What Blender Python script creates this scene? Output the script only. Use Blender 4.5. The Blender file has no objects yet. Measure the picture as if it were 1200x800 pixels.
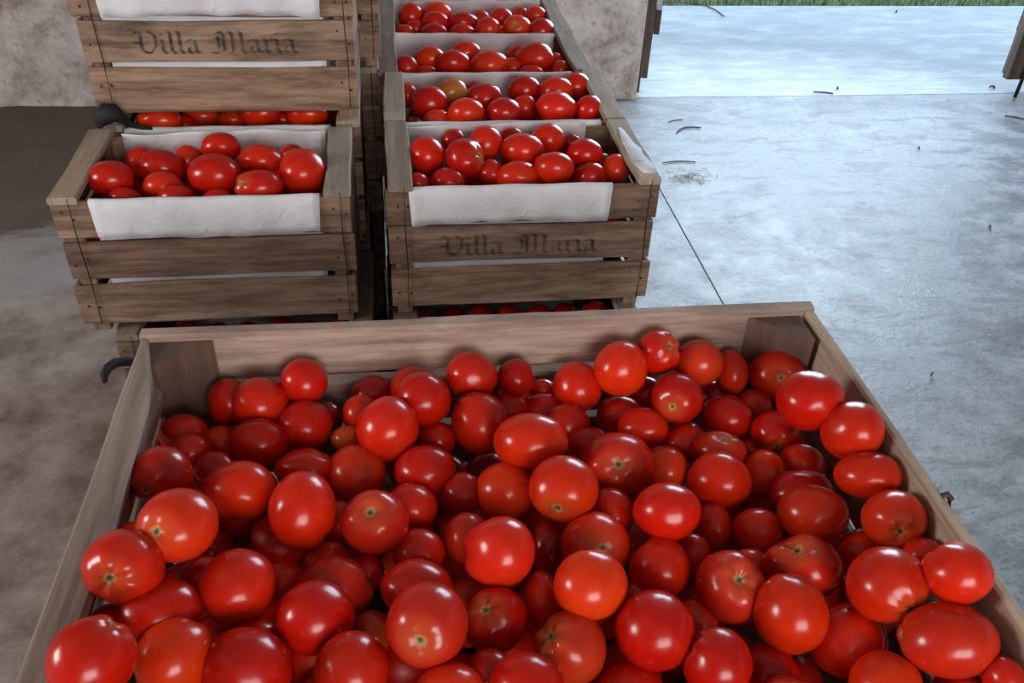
import bpy, math, random
import numpy as np
from mathutils import Vector, Matrix, Quaternion

rnd = random.Random(7)
C = bpy.context.scene.collection
PI = math.pi

# ------------------------------------------------------------------ camera
def unit(v): v = np.array(v, float); return v / np.linalg.norm(v)
FPX = 1050.0                                   # focal length in pixels of the 1200 x 800 frame
_Y = unit([437 - 600, -387 - 400, FPX])        # floor direction away from the viewer, in camera axes
_d = np.array([-.047 * 1401, 1401, FPX]); _d = unit(_d - _d.dot(_Y) * _Y)
_X = np.cross(_Y, -_d)
if _X[0] < 0: _X = -_X
R = np.stack([_X, _Y, -_d])                    # camera axes (right, down, forward) -> world
CAM = np.array([0, 0, 1.606])
cam_data = bpy.data.cameras.new('camera')
cam_data.lens = FPX / 1200 * 36; cam_data.sensor_width = 36; cam_data.sensor_fit = 'HORIZONTAL'
cam_data.clip_start = .02
cam = bpy.data.objects.new('camera', cam_data); C.objects.link(cam)
m = Matrix.Identity(4)
for i in range(3):
    m[i][0] = R[i, 0]; m[i][1] = -R[i, 1]; m[i][2] = -R[i, 2]; m[i][3] = CAM[i]
cam.matrix_world = m
bpy.context.scene.camera = cam
cam_data.dof.use_dof = False

# ------------------------------------------------------------------ world, lights, exposure
sc = bpy.context.scene
sc.view_settings.view_transform = 'Standard'
sc.view_settings.look = 'None'
sc.view_settings.gamma = 1
sc.view_settings.exposure = 0.50
sc.cycles.use_denoising = True
sc.cycles.max_bounces = 8
sc.cycles.diffuse_bounces = 4
sc.cycles.sample_clamp_indirect = 6
w = bpy.data.worlds.new('sky'); sc.world = w; w.use_nodes = True
nt = w.node_tree; nt.nodes.clear()
wo = nt.nodes.new('ShaderNodeOutputWorld'); bg = nt.nodes.new('ShaderNodeBackground')
tc = nt.nodes.new('ShaderNodeTexCoord'); sx = nt.nodes.new('ShaderNodeSeparateXYZ'); cr = nt.nodes.new('ShaderNodeValToRGB')
cr.color_ramp.elements[0].position = 0; cr.color_ramp.elements[0].color = (.70, .86, 1, 1)
cr.color_ramp.elements[1].position = .9; cr.color_ramp.elements[1].color = (.45, .66, 1, 1)
nt.links.new(tc.outputs['Generated'], sx.inputs[0]); nt.links.new(sx.outputs['Z'], cr.inputs[0])
nt.links.new(cr.outputs[0], bg.inputs[0]); bg.inputs[1].default_value = 2.1
nt.links.new(bg.outputs[0], wo.inputs[0])

def area(name, loc, target, size, power, col):
    l = bpy.data.lights.new(name, 'AREA'); l.shape = 'RECTANGLE'; l.size, l.size_y = size; l.energy = power; l.color = col
    o = bpy.data.objects.new(name, l); C.objects.link(o); o.location = loc
    o.rotation_euler = (Vector(target) - Vector(loc)).to_track_quat('-Z', 'Y').to_euler()
    return o
area('rear_daylight', (.9, -3.2, 2.15), (.3, .8, .9), (2.2, 1.7), 76, (1, .945, .875))
area('doorway_daylight', (2.1, 4.35, 1.75), (.9, .8, .8), (1.8, 1.9), 84, (.68, .85, 1))
area('window_daylight', (-3.3, .4, 2.0), (0, .7, .9), (1.0, .9), 42, (1, .95, .88))

# ------------------------------------------------------------------ materials
def mat(name):
    m = bpy.data.materials.new(name); m.use_nodes = True
    n = m.node_tree; b = n.nodes['Principled BSDF']
    return m, n, b
def node(n, t, **k):
    x = n.nodes.new(t)
    for a, v in k.items():
        if a.startswith('i_'): x.inputs[a[2:].replace('_', ' ')].default_value = v
        else: setattr(x, a, v)
    return x
def ramp(n, stops, src):
    r = node(n, 'ShaderNodeValToRGB'); e = r.color_ramp.elements
    while len(e) < len(stops): e.new(.5)
    for el, (p, c) in zip(e, stops): el.position = p; el.color = (*c, 1) if len(c) == 3 else c
    n.links.new(src, r.inputs[0]); return r.outputs[0]
def noise(n, vec, scale, detail=4, rough=.55, dist=0, dim='3D'):
    x = node(n, 'ShaderNodeTexNoise'); x.inputs['Scale'].default_value = scale; x.inputs['Detail'].default_value = detail
    x.inputs['Roughness'].default_value = rough; x.inputs['Distortion'].default_value = dist
    if vec: n.links.new(vec, x.inputs['Vector'])
    return x.outputs['Fac']
def mapping(n, vec, scale, loc=(0, 0, 0)):
    x = node(n, 'ShaderNodeMapping'); x.inputs['Scale'].default_value = scale; x.inputs['Location'].default_value = loc
    n.links.new(vec, x.inputs['Vector']); return x.outputs[0]
def mix(n, fac, a, b, mode='MIX'):
    x = node(n, 'ShaderNodeMix', data_type='RGBA', blend_type=mode)
    for s, v in ((0, fac), (6, a), (7, b)):
        if hasattr(v, 'links') or isinstance(v, bpy.types.NodeSocket): n.links.new(v, x.inputs[s])
        else: x.inputs[s].default_value = v if s == 0 else (*v, 1)
    return x.outputs[2]
def bump(n, b, h, dist, strength=1):
    x = node(n, 'ShaderNodeBump'); x.inputs['Distance'].default_value = dist; x.inputs['Strength'].default_value = strength
    n.links.new(h, x.inputs['Height']); n.links.new(x.outputs[0], b.inputs['Normal'])

def wood(name, light, mid, dark, stain=.5, rough=.75):
    """weathered board; the attribute gc holds board coordinates (along, across, through), metres"""
    m, n, b = mat(name)
    a = node(n, 'ShaderNodeAttribute', attribute_name='gc').outputs['Vector']
    oi = node(n, 'ShaderNodeObjectInfo').outputs['Random']
    g = noise(n, mapping(n, a, (5, 110, 60)), 1.0, 6, .7, .7)
    g2 = noise(n, mapping(n, a, (1.6, 30, 12)), 1.0, 5, .65, .8)
    col = ramp(n, [(.25, dark), (.5, mid), (.75, light)], g)
    c2 = ramp(n, [(.3, dark), (.48, mid), (.7, light)], g2)
    col = mix(n, .5, col, c2)
    st = ramp(n, [(.42, (0, 0, 0)), (.7, (1, 1, 1))], noise(n, mapping(n, a, (6, 34, 10)), 1, 6, .7, .3))
    sm = node(n, 'ShaderNodeMath', operation='MULTIPLY'); n.links.new(st, sm.inputs[0]); sm.inputs[1].default_value = stain
    col = mix(n, sm.outputs[0], col, tuple(c * .45 for c in dark))
    tint = ramp(n, [(0, (.62, .52, .50)), (.5, (.98, .94, .90)), (1, (1.22, 1.12, 1.0))], oi)
    col = mix(n, 1.0, col, tint, 'MULTIPLY')
    n.links.new(col, b.inputs['Base Color']); b.inputs['Roughness'].default_value = rough
    b.inputs['Specular IOR Level'].default_value = .3
    bump(n, b, g, .0012, .7)
    return m
M = {}
M['crate'] = wood('crate_wood', (.43, .31, .235), (.265, .175, .125), (.085, .048, .033), .85)
M['rail'] = wood('crate_rail_wood', (.42, .37, .31), (.30, .25, .205), (.15, .12, .095), .4)
M['bin'] = wood('bin_wood', (.56, .44, .395), (.36, .265, .235), (.13, .082, .068), .6)
M['binrim'] = wood('bin_rim_wood', (.56, .49, .42), (.38, .315, .26), (.17, .125, .10), .4)
M['post'] = wood('bin_post_wood', (.19, .125, .105), (.125, .078, .066), (.06, .036, .03), .4)
M['door'] = wood('door_wood', (.20, .165, .135), (.13, .105, .085), (.05, .04, .034), .5)
M['old'] = wood('roof_wood', (.16, .13, .11), (.11, .09, .07), (.05, .04, .03), .4)

def tomato_material():
    m, n, b = mat('tomato_skin')
    oi = node(n, 'ShaderNodeObjectInfo').outputs['Color']
    t = node(n, 'ShaderNodeTexCoord').outputs['Object']
    po = node(n, 'ShaderNodeAttribute', attribute_name='pole')
    sep = node(n, 'ShaderNodeSeparateXYZ'); n.links.new(po.outputs['Vector'], sep.inputs[0])
    f1 = noise(n, t, 14, 3, .5)
    blot = ramp(n, [(.35, (.82, .6, .6)), (.6, (1, 1, 1)), (.8, (1.08, 1.9, 1.0))], f1)
    col = mix(n, 1.0, oi, blot, 'MULTIPLY')
    # paler shoulder round the stem, corky scar at the pole; z of the attribute is the strength of the scar
    sh = ramp(n, [(.10, (1, 1, 1)), (.50, (0, 0, 0))], sep.outputs['X'])
    shm = node(n, 'ShaderNodeMath', operation='MULTIPLY'); n.links.new(sh, shm.inputs[0]); n.links.new(sep.outputs['Z'], shm.inputs[1])
    shm2 = node(n, 'ShaderNodeMath', operation='MULTIPLY'); n.links.new(shm.outputs[0], shm2.inputs[0]); shm2.inputs[1].default_value = .27
    col = mix(n, shm2.outputs[0], col, (.55, .20, .06))
    wob = node(n, 'ShaderNodeMath', operation='MULTIPLY_ADD'); n.links.new(noise(n, t, 160, 2), wob.inputs[0]); wob.inputs[1].default_value = .10; n.links.new(sep.outputs['X'], wob.inputs[2])
    scar = ramp(n, [(.10, (1, 1, 1)), (.17, (0, 0, 0))], wob.outputs[0])
    ring = ramp(n, [(.05, (.05, .045, .012)), (.09, (.12, .10, .03)), (.12, (.42, .30, .13)), (.17, (.40, .22, .08))], wob.outputs[0])
    col = mix(n, scar, col, ring)
    n.links.new(col, b.inputs['Base Color'])
    rr = node(n, 'ShaderNodeMapRange'); n.links.new(scar, rr.inputs[0]); rr.inputs[3].default_value = .24; rr.inputs[4].default_value = .75
    n.links.new(rr.outputs[0], b.inputs['Roughness'])
    b.inputs['IOR'].default_value = 1.45
    b.inputs['Specular IOR Level'].default_value = .4
    b.inputs['Coat Weight'].default_value = .12; b.inputs['Coat Roughness'].default_value = .14
    bump(n, b, noise(n, t, 45, 3), .0006, .5)
    return m
M['tomato'] = tomato_material()

def paper_material():
    m, n, b = mat('white_paper')
    t = node(n, 'ShaderNodeTexCoord').outputs['Object']
    c = ramp(n, [(.3, (.55, .53, .55)), (.6, (.70, .69, .72))], noise(n, t, 7, 4))
    n.links.new(c, b.inputs['Base Color']); b.inputs['Roughness'].default_value = .8
    b.inputs['Specular IOR Level'].default_value = .2
    bump(n, b, noise(n, mapping(n, t, (1, 1, 1.7)), 22, 3, .5, 1.5), .004, .6)
    return m
M['paper'] = paper_material()

def ink_material():
    m, n, b = mat('faded_black_ink')
    t = node(n, 'ShaderNodeTexCoord').outputs['Object']
    b.inputs['Base Color'].default_value = (.022, .020, .022, 1); b.inputs['Roughness'].default_value = .9
    a = ramp(n, [(.30, (.05, .05, .05)), (.62, (.72, .72, .72))], noise(n, t, 55, 5, .7))
    n.links.new(a, b.inputs['Alpha'])
    return m
M['ink'] = ink_material()

def floor_material():
    m, n, b = mat('worn_concrete')
    t = node(n, 'ShaderNodeNewGeometry').outputs['Position']
    big = noise(n, t, 1.3, 5, .6, .3); mid = noise(n, t, 6, 8, .72, .15); fine = noise(n, t, 55, 5, .7)
    c = ramp(n, [(.32, (.16, .165, .17)), (.5, (.225, .235, .245)), (.66, (.30, .315, .33))], big)
    c = mix(n, .6, c, ramp(n, [(.34, (.10, .10, .105)), (.5, (.235, .245, .255)), (.62, (.34, .36, .38))], mid))
    c = mix(n, ramp(n, [(.50, (0, 0, 0)), (.56, (.6, .6, .6)), (.70, (.9, .9, .9))], noise(n, mapping(n, t, (1.0, 2.4, 1)), 4.3, 8, .75, .5)), c, (.135, .125, .125))
    c = mix(n, ramp(n, [(.54, (0, 0, 0)), (.66, (.75, .75, .75))], fine), c, (.10, .10, .105))
    # trodden-in earth: a brown zone on the side away from the doorway, darkest along the foot of the back wall
    sp = node(n, 'ShaderNodeSeparateXYZ'); n.links.new(t, sp.inputs[0])
    ea = node(n, 'ShaderNodeMath', operation='MULTIPLY_ADD'); n.links.new(noise(n, t, 1.6, 5, .6), ea.inputs[0]); ea.inputs[1].default_value = .9; n.links.new(sp.outputs['X'], ea.inputs[2])
    eam = node(n, 'ShaderNodeMapRange'); n.links.new(ea.outputs[0], eam.inputs[0]); eam.inputs[1].default_value = .9; eam.inputs[2].default_value = .1
    eam.inputs[3].default_value = 0; eam.inputs[4].default_value = .9
    dirt = ramp(n, [(.36, (.13, .088, .070)), (.5, (.25, .185, .155)), (.62, (.33, .265, .23))], mid)
    c = mix(n, eam.outputs[0], c, dirt)
    yy = node(n, 'ShaderNodeMath', operation='MULTIPLY_ADD'); n.links.new(noise(n, mapping(n, t, (1, 3, 1)), 2.2, 6, .65), yy.inputs[0]); yy.inputs[1].default_value = .7; n.links.new(sp.outputs['Y'], yy.inputs[2])
    band = ramp(n, [(.0, (0, 0, 0)), (1, (1, 1, 1))], yy.outputs[0])
    bm = node(n, 'ShaderNodeMapRange'); n.links.new(yy.outputs[0], bm.inputs[0]); bm.inputs[1].default_value = 2.9; bm.inputs[2].default_value = 3.3
    bf = node(n, 'ShaderNodeMath', operation='MULTIPLY'); n.links.new(bm.outputs[0], bf.inputs[0]); n.links.new(eam.outputs[0], bf.inputs[1])
    c = mix(n, bf.outputs[0], c, mix(n, mid, (.045, .031, .023), (.15, .11, .085)))
    # a paler grey strip across the earth
    ws = node(n, 'ShaderNodeMath', operation='SUBTRACT'); n.links.new(yy.outputs[0], ws.inputs[0]); ws.inputs[1].default_value = 3.0
    wa = node(n, 'ShaderNodeMath', operation='ABSOLUTE'); n.links.new(ws.outputs[0], wa.inputs[0])
    wm = node(n, 'ShaderNodeMapRange'); n.links.new(wa.outputs[0], wm.inputs[0]); wm.inputs[1].default_value = .26; wm.inputs[2].default_value = .12; wm.inputs[3].default_value = 0; wm.inputs[4].default_value = .75
    wf = node(n, 'ShaderNodeMath', operation='MULTIPLY'); n.links.new(wm.outputs[0], wf.inputs[0]); n.links.new(eam.outputs[0], wf.inputs[1])
    c = mix(n, wf.outputs[0], c, (.36, .35, .345))
    n.links.new(c, b.inputs['Base Color'])
    r = node(n, 'ShaderNodeMapRange'); n.links.new(mid, r.inputs[0]); r.inputs[1].default_value = .3; r.inputs[2].default_value = .7; r.inputs[3].default_value = .30; r.inputs[4].default_value = .68
    r2 = node(n, 'ShaderNodeMath', operation='MULTIPLY_ADD'); n.links.new(eam.outputs[0], r2.inputs[0]); r2.inputs[1].default_value = .3; n.links.new(r.outputs[0], r2.inputs[2])
    n.links.new(r2.outputs[0], b.inputs['Roughness'])
    b.inputs['Specular IOR Level'].default_value = .6
    h = node(n, 'ShaderNodeMath', operation='ADD'); n.links.new(mid, h.inputs[0]); n.links.new(fine, h.inputs[1])
    bump(n, b, h.outputs[0], .004, .5)
    return m
M['floor'] = floor_material()

def apron_material():
    m, n, b = mat('outdoor_concrete')
    t = node(n, 'ShaderNodeNewGeometry').outputs['Position']
    c = ramp(n, [(.3, (.29, .30, .30)), (.5, (.37, .39, .38)), (.62, (.47, .495, .47))], noise(n, mapping(n, t, (1.2, 3, 1)), 2.6, 8, .7, .25))
    n.links.new(c, b.inputs['Base Color']); b.inputs['Roughness'].default_value = .6
    bump(n, b, noise(n, t, 30, 5), .004, .6)
    return m
M['apron'] = apron_material()

def plaster_material():
    m, n, b = mat('peeling_plaster')
    t = node(n, 'ShaderNodeNewGeometry').outputs['Position']
    f = noise(n, t, 6, 8, .72, .3)
    c = ramp(n, [(.30, (.17, .12, .10)), (.40, (.42, .345, .31)), (.50, (.60, .53, .50)), (.66, (.76, .72, .70))], f)
    c = mix(n, ramp(n, [(.56, (0, 0, 0)), (.64, (.55, .55, .55))], noise(n, t, 24, 6, .7, .4)), c, (.30, .21, .18))
    n.links.new(c, b.inputs['Base Color']); b.inputs['Roughness'].default_value = .9
    bump(n, b, f, .015, .8)
    return m
M['plaster'] = plaster_material()

def plain(name, col, rough=.6, metal=0, var=.3, scale=30, bumpd=0):
    m, n, b = mat(name)
    t = node(n, 'ShaderNodeTexCoord').outputs['Object']
    f = noise(n, t, scale, 4)
    n.links.new(ramp(n, [(.3, tuple(c * (1 - var) for c in col)), (.7, tuple(min(1, c * (1 + var)) for c in col))], f), b.inputs['Base Color'])
    b.inputs['Roughness'].default_value = rough; b.inputs['Metallic'].default_value = metal
    if bumpd: bump(n, b, f, bumpd)
    return m
M['rubber'] = plain('black_rubber', (.006, .006, .007), .75)
M['iron'] = plain('rusty_iron', (.06, .035, .028), .6, .6)
M['straw'] = plain('dry_straw', (.36, .30, .17), .8)
M['twig'] = plain('dry_twig', (.10, .07, .055), .8)
M['leaf'] = plain('dry_leaf', (.20, .06, .035), .7)
M['grass'] = plain('grass_green', (.12, .22, .05), .7)
M['soil'] = plain('garden_soil', (.14, .13, .06), .95, 0, .4, 6, .02)
M['ceil'] = plain('dusty_tin_ceiling', (.30, .28, .26), .6, 0, .25, 5)

# ------------------------------------------------------------------ mesh helpers
def link(name, me, mt, parent=None, smooth=False):
    if mt: me.materials.append(mt)
    if smooth: me.polygons.foreach_set('use_smooth', [True] * len(me.polygons))
    o = bpy.data.objects.new(name, me); C.objects.link(o)
    if parent: o.parent = parent
    return o
def mesh(name, v, f, gc=None):
    me = bpy.data.meshes.new(name); me.from_pydata([tuple(p) for p in v], [], f); me.update()
    if gc is not None:
        a = me.attributes.new('gc', 'FLOAT_VECTOR', 'POINT'); a.data.foreach_set('vector', np.array(gc, 'f').ravel())
    return me
def tag(o, label, cat=None, group=None, kind=None):
    if label: o['label'] = label
    if cat: o['category'] = cat
    if group: o['group'] = group
    if kind: o['kind'] = kind
    return o
def empty(name, loc, rz=0):
    o = bpy.data.objects.new(name, None); C.objects.link(o); o.location = loc; o.rotation_euler = (0, 0, rz); o.empty_display_size = .1
    return o
def board_geo(a, b, wdir, w, t, seg=3, ch=.0015, warp=.0008, wl=None, skew=(0, 0)):
    """chamfered board from a to b; w across (wdir), t through; wl = (w at a, w at b)"""
    a, b = np.array(a, float), np.array(b, float); L = np.linalg.norm(b - a); u = (b - a) / L
    wd = np.array(wdir, float); td = np.cross(u, wd); off = rnd.uniform(0, 50)
    V, G, F = [], [], []
    ph = [rnd.uniform(0, 6) for _ in range(4)]
    for i in range(seg + 1):
        s = i / seg; ww = w if wl is None else wl[0] * (1 - s) + wl[1] * s
        o1 = warp * math.sin(ph[0] + s * 4) ; o2 = warp * math.sin(ph[1] + s * 3.3)
        e1 = warp * math.sin(ph[2] + s * 7); c = a + u * L * s + td * o1 + wd * o2
        hw, ht = ww / 2 + e1, t / 2
        for p, q in ((-hw + ch, -ht), (hw - ch, -ht), (hw, -ht + ch), (hw, ht - ch), (hw - ch, ht), (-hw + ch, ht), (-hw, ht - ch), (-hw, -ht + ch)):
            k = skew[0] * (1 - s) + skew[1] * s
            V.append(c + wd * p + td * q + u * (p * k)); G.append((L * s + off, p + off * .37, q))
    for i in range(seg):
        for j in range(8):
            k = (j + 1) % 8; F.append((i * 8 + j, i * 8 + k, (i + 1) * 8 + k, (i + 1) * 8 + j))
    F.append(tuple(reversed(range(8)))); F.append(tuple(range(seg * 8, seg * 8 + 8)))
    return V, F, G
def board(name, a, b, wdir, w, t, mt, parent, **k):
    v, f, g = board_geo(a, b, wdir, w, t, **k)
    me = mesh(name, v, f, g)
    return link(name, me, mt, parent)
def prism(name, pts, z0, z1, mt, parent):
    """vertical prism over a ground polygon"""
    n = len(pts); off = rnd.uniform(0, 9)
    V = [(x, y, z0) for x, y in pts] + [(x, y, z1) for x, y in pts]
    G = [(z + off, x + off, y) for x, y, z in V]
    F = [tuple(reversed(range(n))), tuple(range(n, 2 * n))] + [(i, (i + 1) % n, (i + 1) % n + n, i + n) for i in range(n)]
    return link(name, mesh(name, V, F, G), mt, parent)
def box(name, lo, hi, mt, parent=None):
    return prism(name, [(lo[0], lo[1]), (hi[0], lo[1]), (hi[0], hi[1]), (lo[0], hi[1])], lo[2], hi[2], mt, parent)
def tube_geo(pts, rad, ns=8):
    pts = [np.array(p, float) for p in pts]; V, F = [], []
    for i, p in enumerate(pts):
        d = unit(pts[min(i + 1, len(pts) - 1)] - pts[max(i - 1, 0)])
        s = np.cross(d, (0, 0, 1)); s = unit(s) if np.linalg.norm(s) > 1e-3 else np.array([1., 0, 0]); t = np.cross(d, s)
        r = rad[i] if isinstance(rad, (list, tuple)) else rad
        for k in range(ns): V.append(p + (s * math.cos(2 * PI * k / ns) + t * math.sin(2 * PI * k / ns)) * r)
    for i in range(len(pts) - 1):
        for k in range(ns): F.append((i * ns + k, i * ns + (k + 1) % ns, (i + 1) * ns + (k + 1) % ns, (i + 1) * ns + k))
    F.append(tuple(reversed(range(ns)))); F.append(tuple(range((len(pts) - 1) * ns, len(pts) * ns)))
    return V, F
def tube(name, pts, rad, mt, parent=None, ns=8):
    v, f = tube_geo(pts, rad, ns); return link(name, mesh(name, v, f), mt, parent, True)

# ------------------------------------------------------------------ the setting
def struct(o): o['kind'] = 'structure'; return o
WY = 4.03                                       # inner face of the back wall
DX0, DX1 = 1.16, 3.5                            # doorway
fl = struct(box('floor', (-3.6, -4.0, -.20), (5.2, WY + .24, -.03), M['soil']))
def slab(lo, hi, mt, parent):
    nx = 6; V, F, G = [], [], []
    x0, y0 = lo; x1, y1 = hi; c = .0015
    V = [(x0, y0, -.1), (x1, y0, -.1), (x1, y1, -.1), (x0, y1, -.1), (x0, y0, -c), (x1, y0, -c), (x1, y1, -c), (x0, y1, -c),
         (x0 + c, y0 + c, 0), (x1 - c, y0 + c, 0), (x1 - c, y1 - c, 0), (x0 + c, y1 - c, 0)]
    F = [(3, 2, 1, 0), (8, 9, 10, 11)]
    for b in (0, 4):
        for i in range(4): F.append((b + i, b + (i + 1) % 4, b + 4 + (i + 1) % 4, b + 4 + i))
    return link('slab', mesh('slab', V, F), mt, parent)
JX = 1.035
for x0, x1 in ((-3.6, JX - .0015), (JX + .0015, 5.2)):
    slab((x0, -4.0), (x1, WY + .02), M['floor'], fl)
ap = struct(box('trim_1', (-6, WY + .245, -.20), (9, 5.54, -.03), M['soil']))
slab((-6, WY + .245), (9, 5.54), M['apron'], ap)
slab((DX0 - .007, WY + .024), (DX1 + .01, WY + .2445), M['apron'], ap)
g0 = struct(box('trim_2', (-12, 5.54, -.20), (16, 22, -.035), M['soil']))

def grass():
    V, F = [], []; r = random.Random(3)
    for i in range(9000):
        y = 5.54 + abs(r.gauss(0, .55)); x = r.uniform(-1, 7.5)
        if y < 5.60 and math.sin(x * 5) + math.sin(x * 13) < .2: y += .08
        h = r.uniform(.03, .09); a = r.uniform(0, 6.3); wd = r.uniform(.002, .005); dx, dy = math.cos(a), math.sin(a); ln = r.uniform(0, .04)
        k = len(V); V += [(x - dx * wd, y - dy * wd, -.035), (x + dx * wd, y + dy * wd, -.035), (x + dy * ln, y + dx * ln, h - .035)]; F.append((k, k + 1, k + 2))
    o = link('grass', mesh('grass', V, F), M['grass']); tag(o, 'short green grass growing beyond the concrete apron outside', 'grass', kind='stuff')
grass()

wb = struct(empty('wall_back', (0, 0, 0)))
def wallpiece(lo, hi, parent, amp=.012, rag=False):
    """plastered masonry piece with an uneven face towards the room"""
    nx = max(2, int((hi[0] - lo[0]) / .12)); nz = max(2, int((hi[2] - lo[2]) / .12)); r = random.Random(int(lo[0] * 100) + 5)
    V, F = [], []
    for j in range(nz + 1):
        for i in range(nx + 1):
            x = lo[0] + (hi[0] - lo[0]) * i / nx; z = lo[2] + (hi[2] - lo[2]) * j / nz
            V.append((x, lo[1] + (r.uniform(-amp, amp) if 0 < i < nx else 0), z))
    for j in range(nz):
        for i in range(nx):
            a = j * (nx + 1) + i; F.append((a, a + 1, a + nx + 2, a + nx + 1))
    k = len(V); n1 = nx + 1
    V += [(lo[0], hi[1], lo[2]), (hi[0], hi[1], lo[2]), (hi[0], hi[1], hi[2]), (lo[0], hi[1], hi[2])]
    F.append((k + 1, k, k + 3, k + 2))
    F.append(tuple([j * n1 + nx for j in range(nz + 1)][::1]) [::-1] + (k + 1, k + 2)[::1] if False else (nx, k + 1, k + 2, nz * n1 + nx))
    F.append((k, 0, nz * n1, k + 3))
    F.append(tuple(range(nz * n1, nz * n1 + n1)) + (k + 2, k + 3))
    return link('plaster_panel', mesh('plaster_panel', V, F), M['plaster'], parent, False)
CH = 3.3
wallpiece((-3.8, WY, -.1), (DX0, WY + .22, CH), wb)
wallpiece((DX1, WY, -.1), (5.4, WY + .22, CH), wb)
wallpiece((DX0, WY, 2.5), (DX1, WY + .22, CH), wb)
wl_ = struct(empty('wall_left', (0, 0, 0)))
for lo, hi in (((-3.8, -4.2, -.1), (-3.6, -.2, CH)), ((-3.8, 1.1, -.1), (-3.6, WY, CH)), ((-3.8, -.2, -.1), (-3.6, 1.1, 1.4)), ((-3.8, -.2, 2.5), (-3.6, 1.1, CH))):
    box('plaster_panel', lo, hi, M['plaster'], wl_)
wr_ = struct(empty('wall_right', (0, 0, 0)))
box('plaster_panel', (5.2, -4.2, -.1), (5.4, WY, CH), M['plaster'], wr_)
wf_ = struct(empty('wall_front', (0, 0, 0)))
for lo, hi in (((-3.6, -4.2, -.1), (-.9, -4.0, CH)), ((2.7, -4.2, -.1), (5.2, -4.0, CH)), ((-.9, -4.2, 2.7), (2.7, -4.0, CH))):
    box('plaster_panel', lo, hi, M['plaster'], wf_)
struct(box('ceiling', (-3.8, -4.2, CH), (5.4, WY + .22, CH + .12), M['ceil']))
struct(box('trim_3', (-9, -16, -.2), (10, -4.0, -.02), M['apron']))

# left door leaf, opened outwards and seen nearly edge-on
def leaf(name, hinge, ang, width, nb, z0, z1, th):
    e = empty(name, (hinge[0], hinge[1], 0), ang); struct(e)
    bw = width / nb
    for i in range(nb):
        board('board', (bw * (i + .5), 0, z0 + rnd.uniform(-.01, .01)), (bw * (i + .5), 0, z1), (1, 0, 0), bw - .004, th, M['door'], e, seg=3, warp=.002)
    for z in (.35, 1.9):
        board('ledge', (0.02, -th / 2 - .014, z), (width - .02, -th / 2 - .014, z), (0, 0, 1), .11, .027, M['door'], e)
    return e
d1 = leaf('door_1', (DX0 + .035, WY + .03), math.radians(90 - 15.2), 1.1, 6, .085, 2.45, .034)
board('hinge_stile', (0.02, .030, .02), (0.02, .030, 2.45), (1, 0, 0), .05, .026, M['door'], d1, warp=.002)
d2 = leaf('door_2', (3.985, WY + .05), math.radians(180), .93, 5, .10, 2.45, .04)
board('edge_stile', (.90, .04, .085), (.90, .04, 2.45), (1, 0, 0), .085, .04, M['door'], d2, warp=.003)
tube('bolt_rod', [(.872, .075, .0), (.868, .078, .2), (.865, .078, .95)], [.009, .009, .009], M['iron'], d2)
tube('rod_bracket', [(.98, .07, .48), (.90, .078, .475), (.80, .07, .48)], .010, M['iron'], d2)

# ------------------------------------------------------------------ lettering: broad-nib blackletter strokes
GLY = {
 'V': (.74, [[(-.02, .80), (.10, .96), (.24, .84), (.20, .50), (.22, .16), (.34, .03)], [(-.02, .50), (.16, .46)], [(.44, .97), (.62, .80), (.64, .38), (.44, .02), (.26, .10)]]),
 'i': (.25, [[(0, .62), (.07, .54), (.07, .12), (.17, .01)], [(.05, .86), (.09, .82)]]),
 'l': (.25, [[(0, .98), (.07, .90), (.07, .12), (.17, .01)]]),
 'a': (.43, [[(0, .50), (.10, .62), (.25, .54), (.26, .12), (.36, .01)], [(.26, .38), (.06, .28), (.05, .10), (.13, .01), (.26, .13)]]),
 'M': (1.02, [[(-.06, .62), (.08, .68), (.2, .58)], [(-.08, .06), (.10, .01), (.24, .12)], [(.08, .80), (.18, .95), (.30, .85), (.30, .10)], [(.16, .80), (.14, .20)], [(.30, .84), (.46, .96), (.56, .86), (.56, .14), (.48, .02)], [(.56, .84), (.72, .96), (.82, .86), (.82, .12), (.93, .01)]]),
 'r': (.33, [[(0, .62), (.07, .54), (.07, .12), (.16, .01)], [(.08, .46), (.20, .62), (.30, .54)]]),
 ' ': (.34, [])}
def lettering(text, x0, width, zb, cap, y, parent):
    tot = sum(GLY[c][0] for c in text); sx_ = width / tot; V, F = [], []
    nx, nz = .105 * sx_, .055 * cap * 1.2; x = x0; lay = 0
    for ch in text:
        for st in GLY[ch][1]:
            for (ax, az), (bx, bz) in zip(st[:-1], st[1:]):
                A = (x + ax * sx_, zb + az * cap); B = (x + bx * sx_, zb + bz * cap); k = len(V); yy = y - .00002 * (lay % 9); lay += 1
                V += [(A[0] - nx / 2, yy, A[1] - nz / 2), (A[0] + nx / 2, yy, A[1] + nz / 2), (B[0] + nx / 2, yy, B[1] + nz / 2), (B[0] - nx / 2, yy, B[1] - nz / 2)]
                F.append((k, k + 1, k + 2, k + 3))
        x += GLY[ch][0] * sx_
    o = link('lettering', mesh('lettering', V, F), M['ink'], parent); tag(o, 'faded black blackletter words Villa Maria')
    return o

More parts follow.
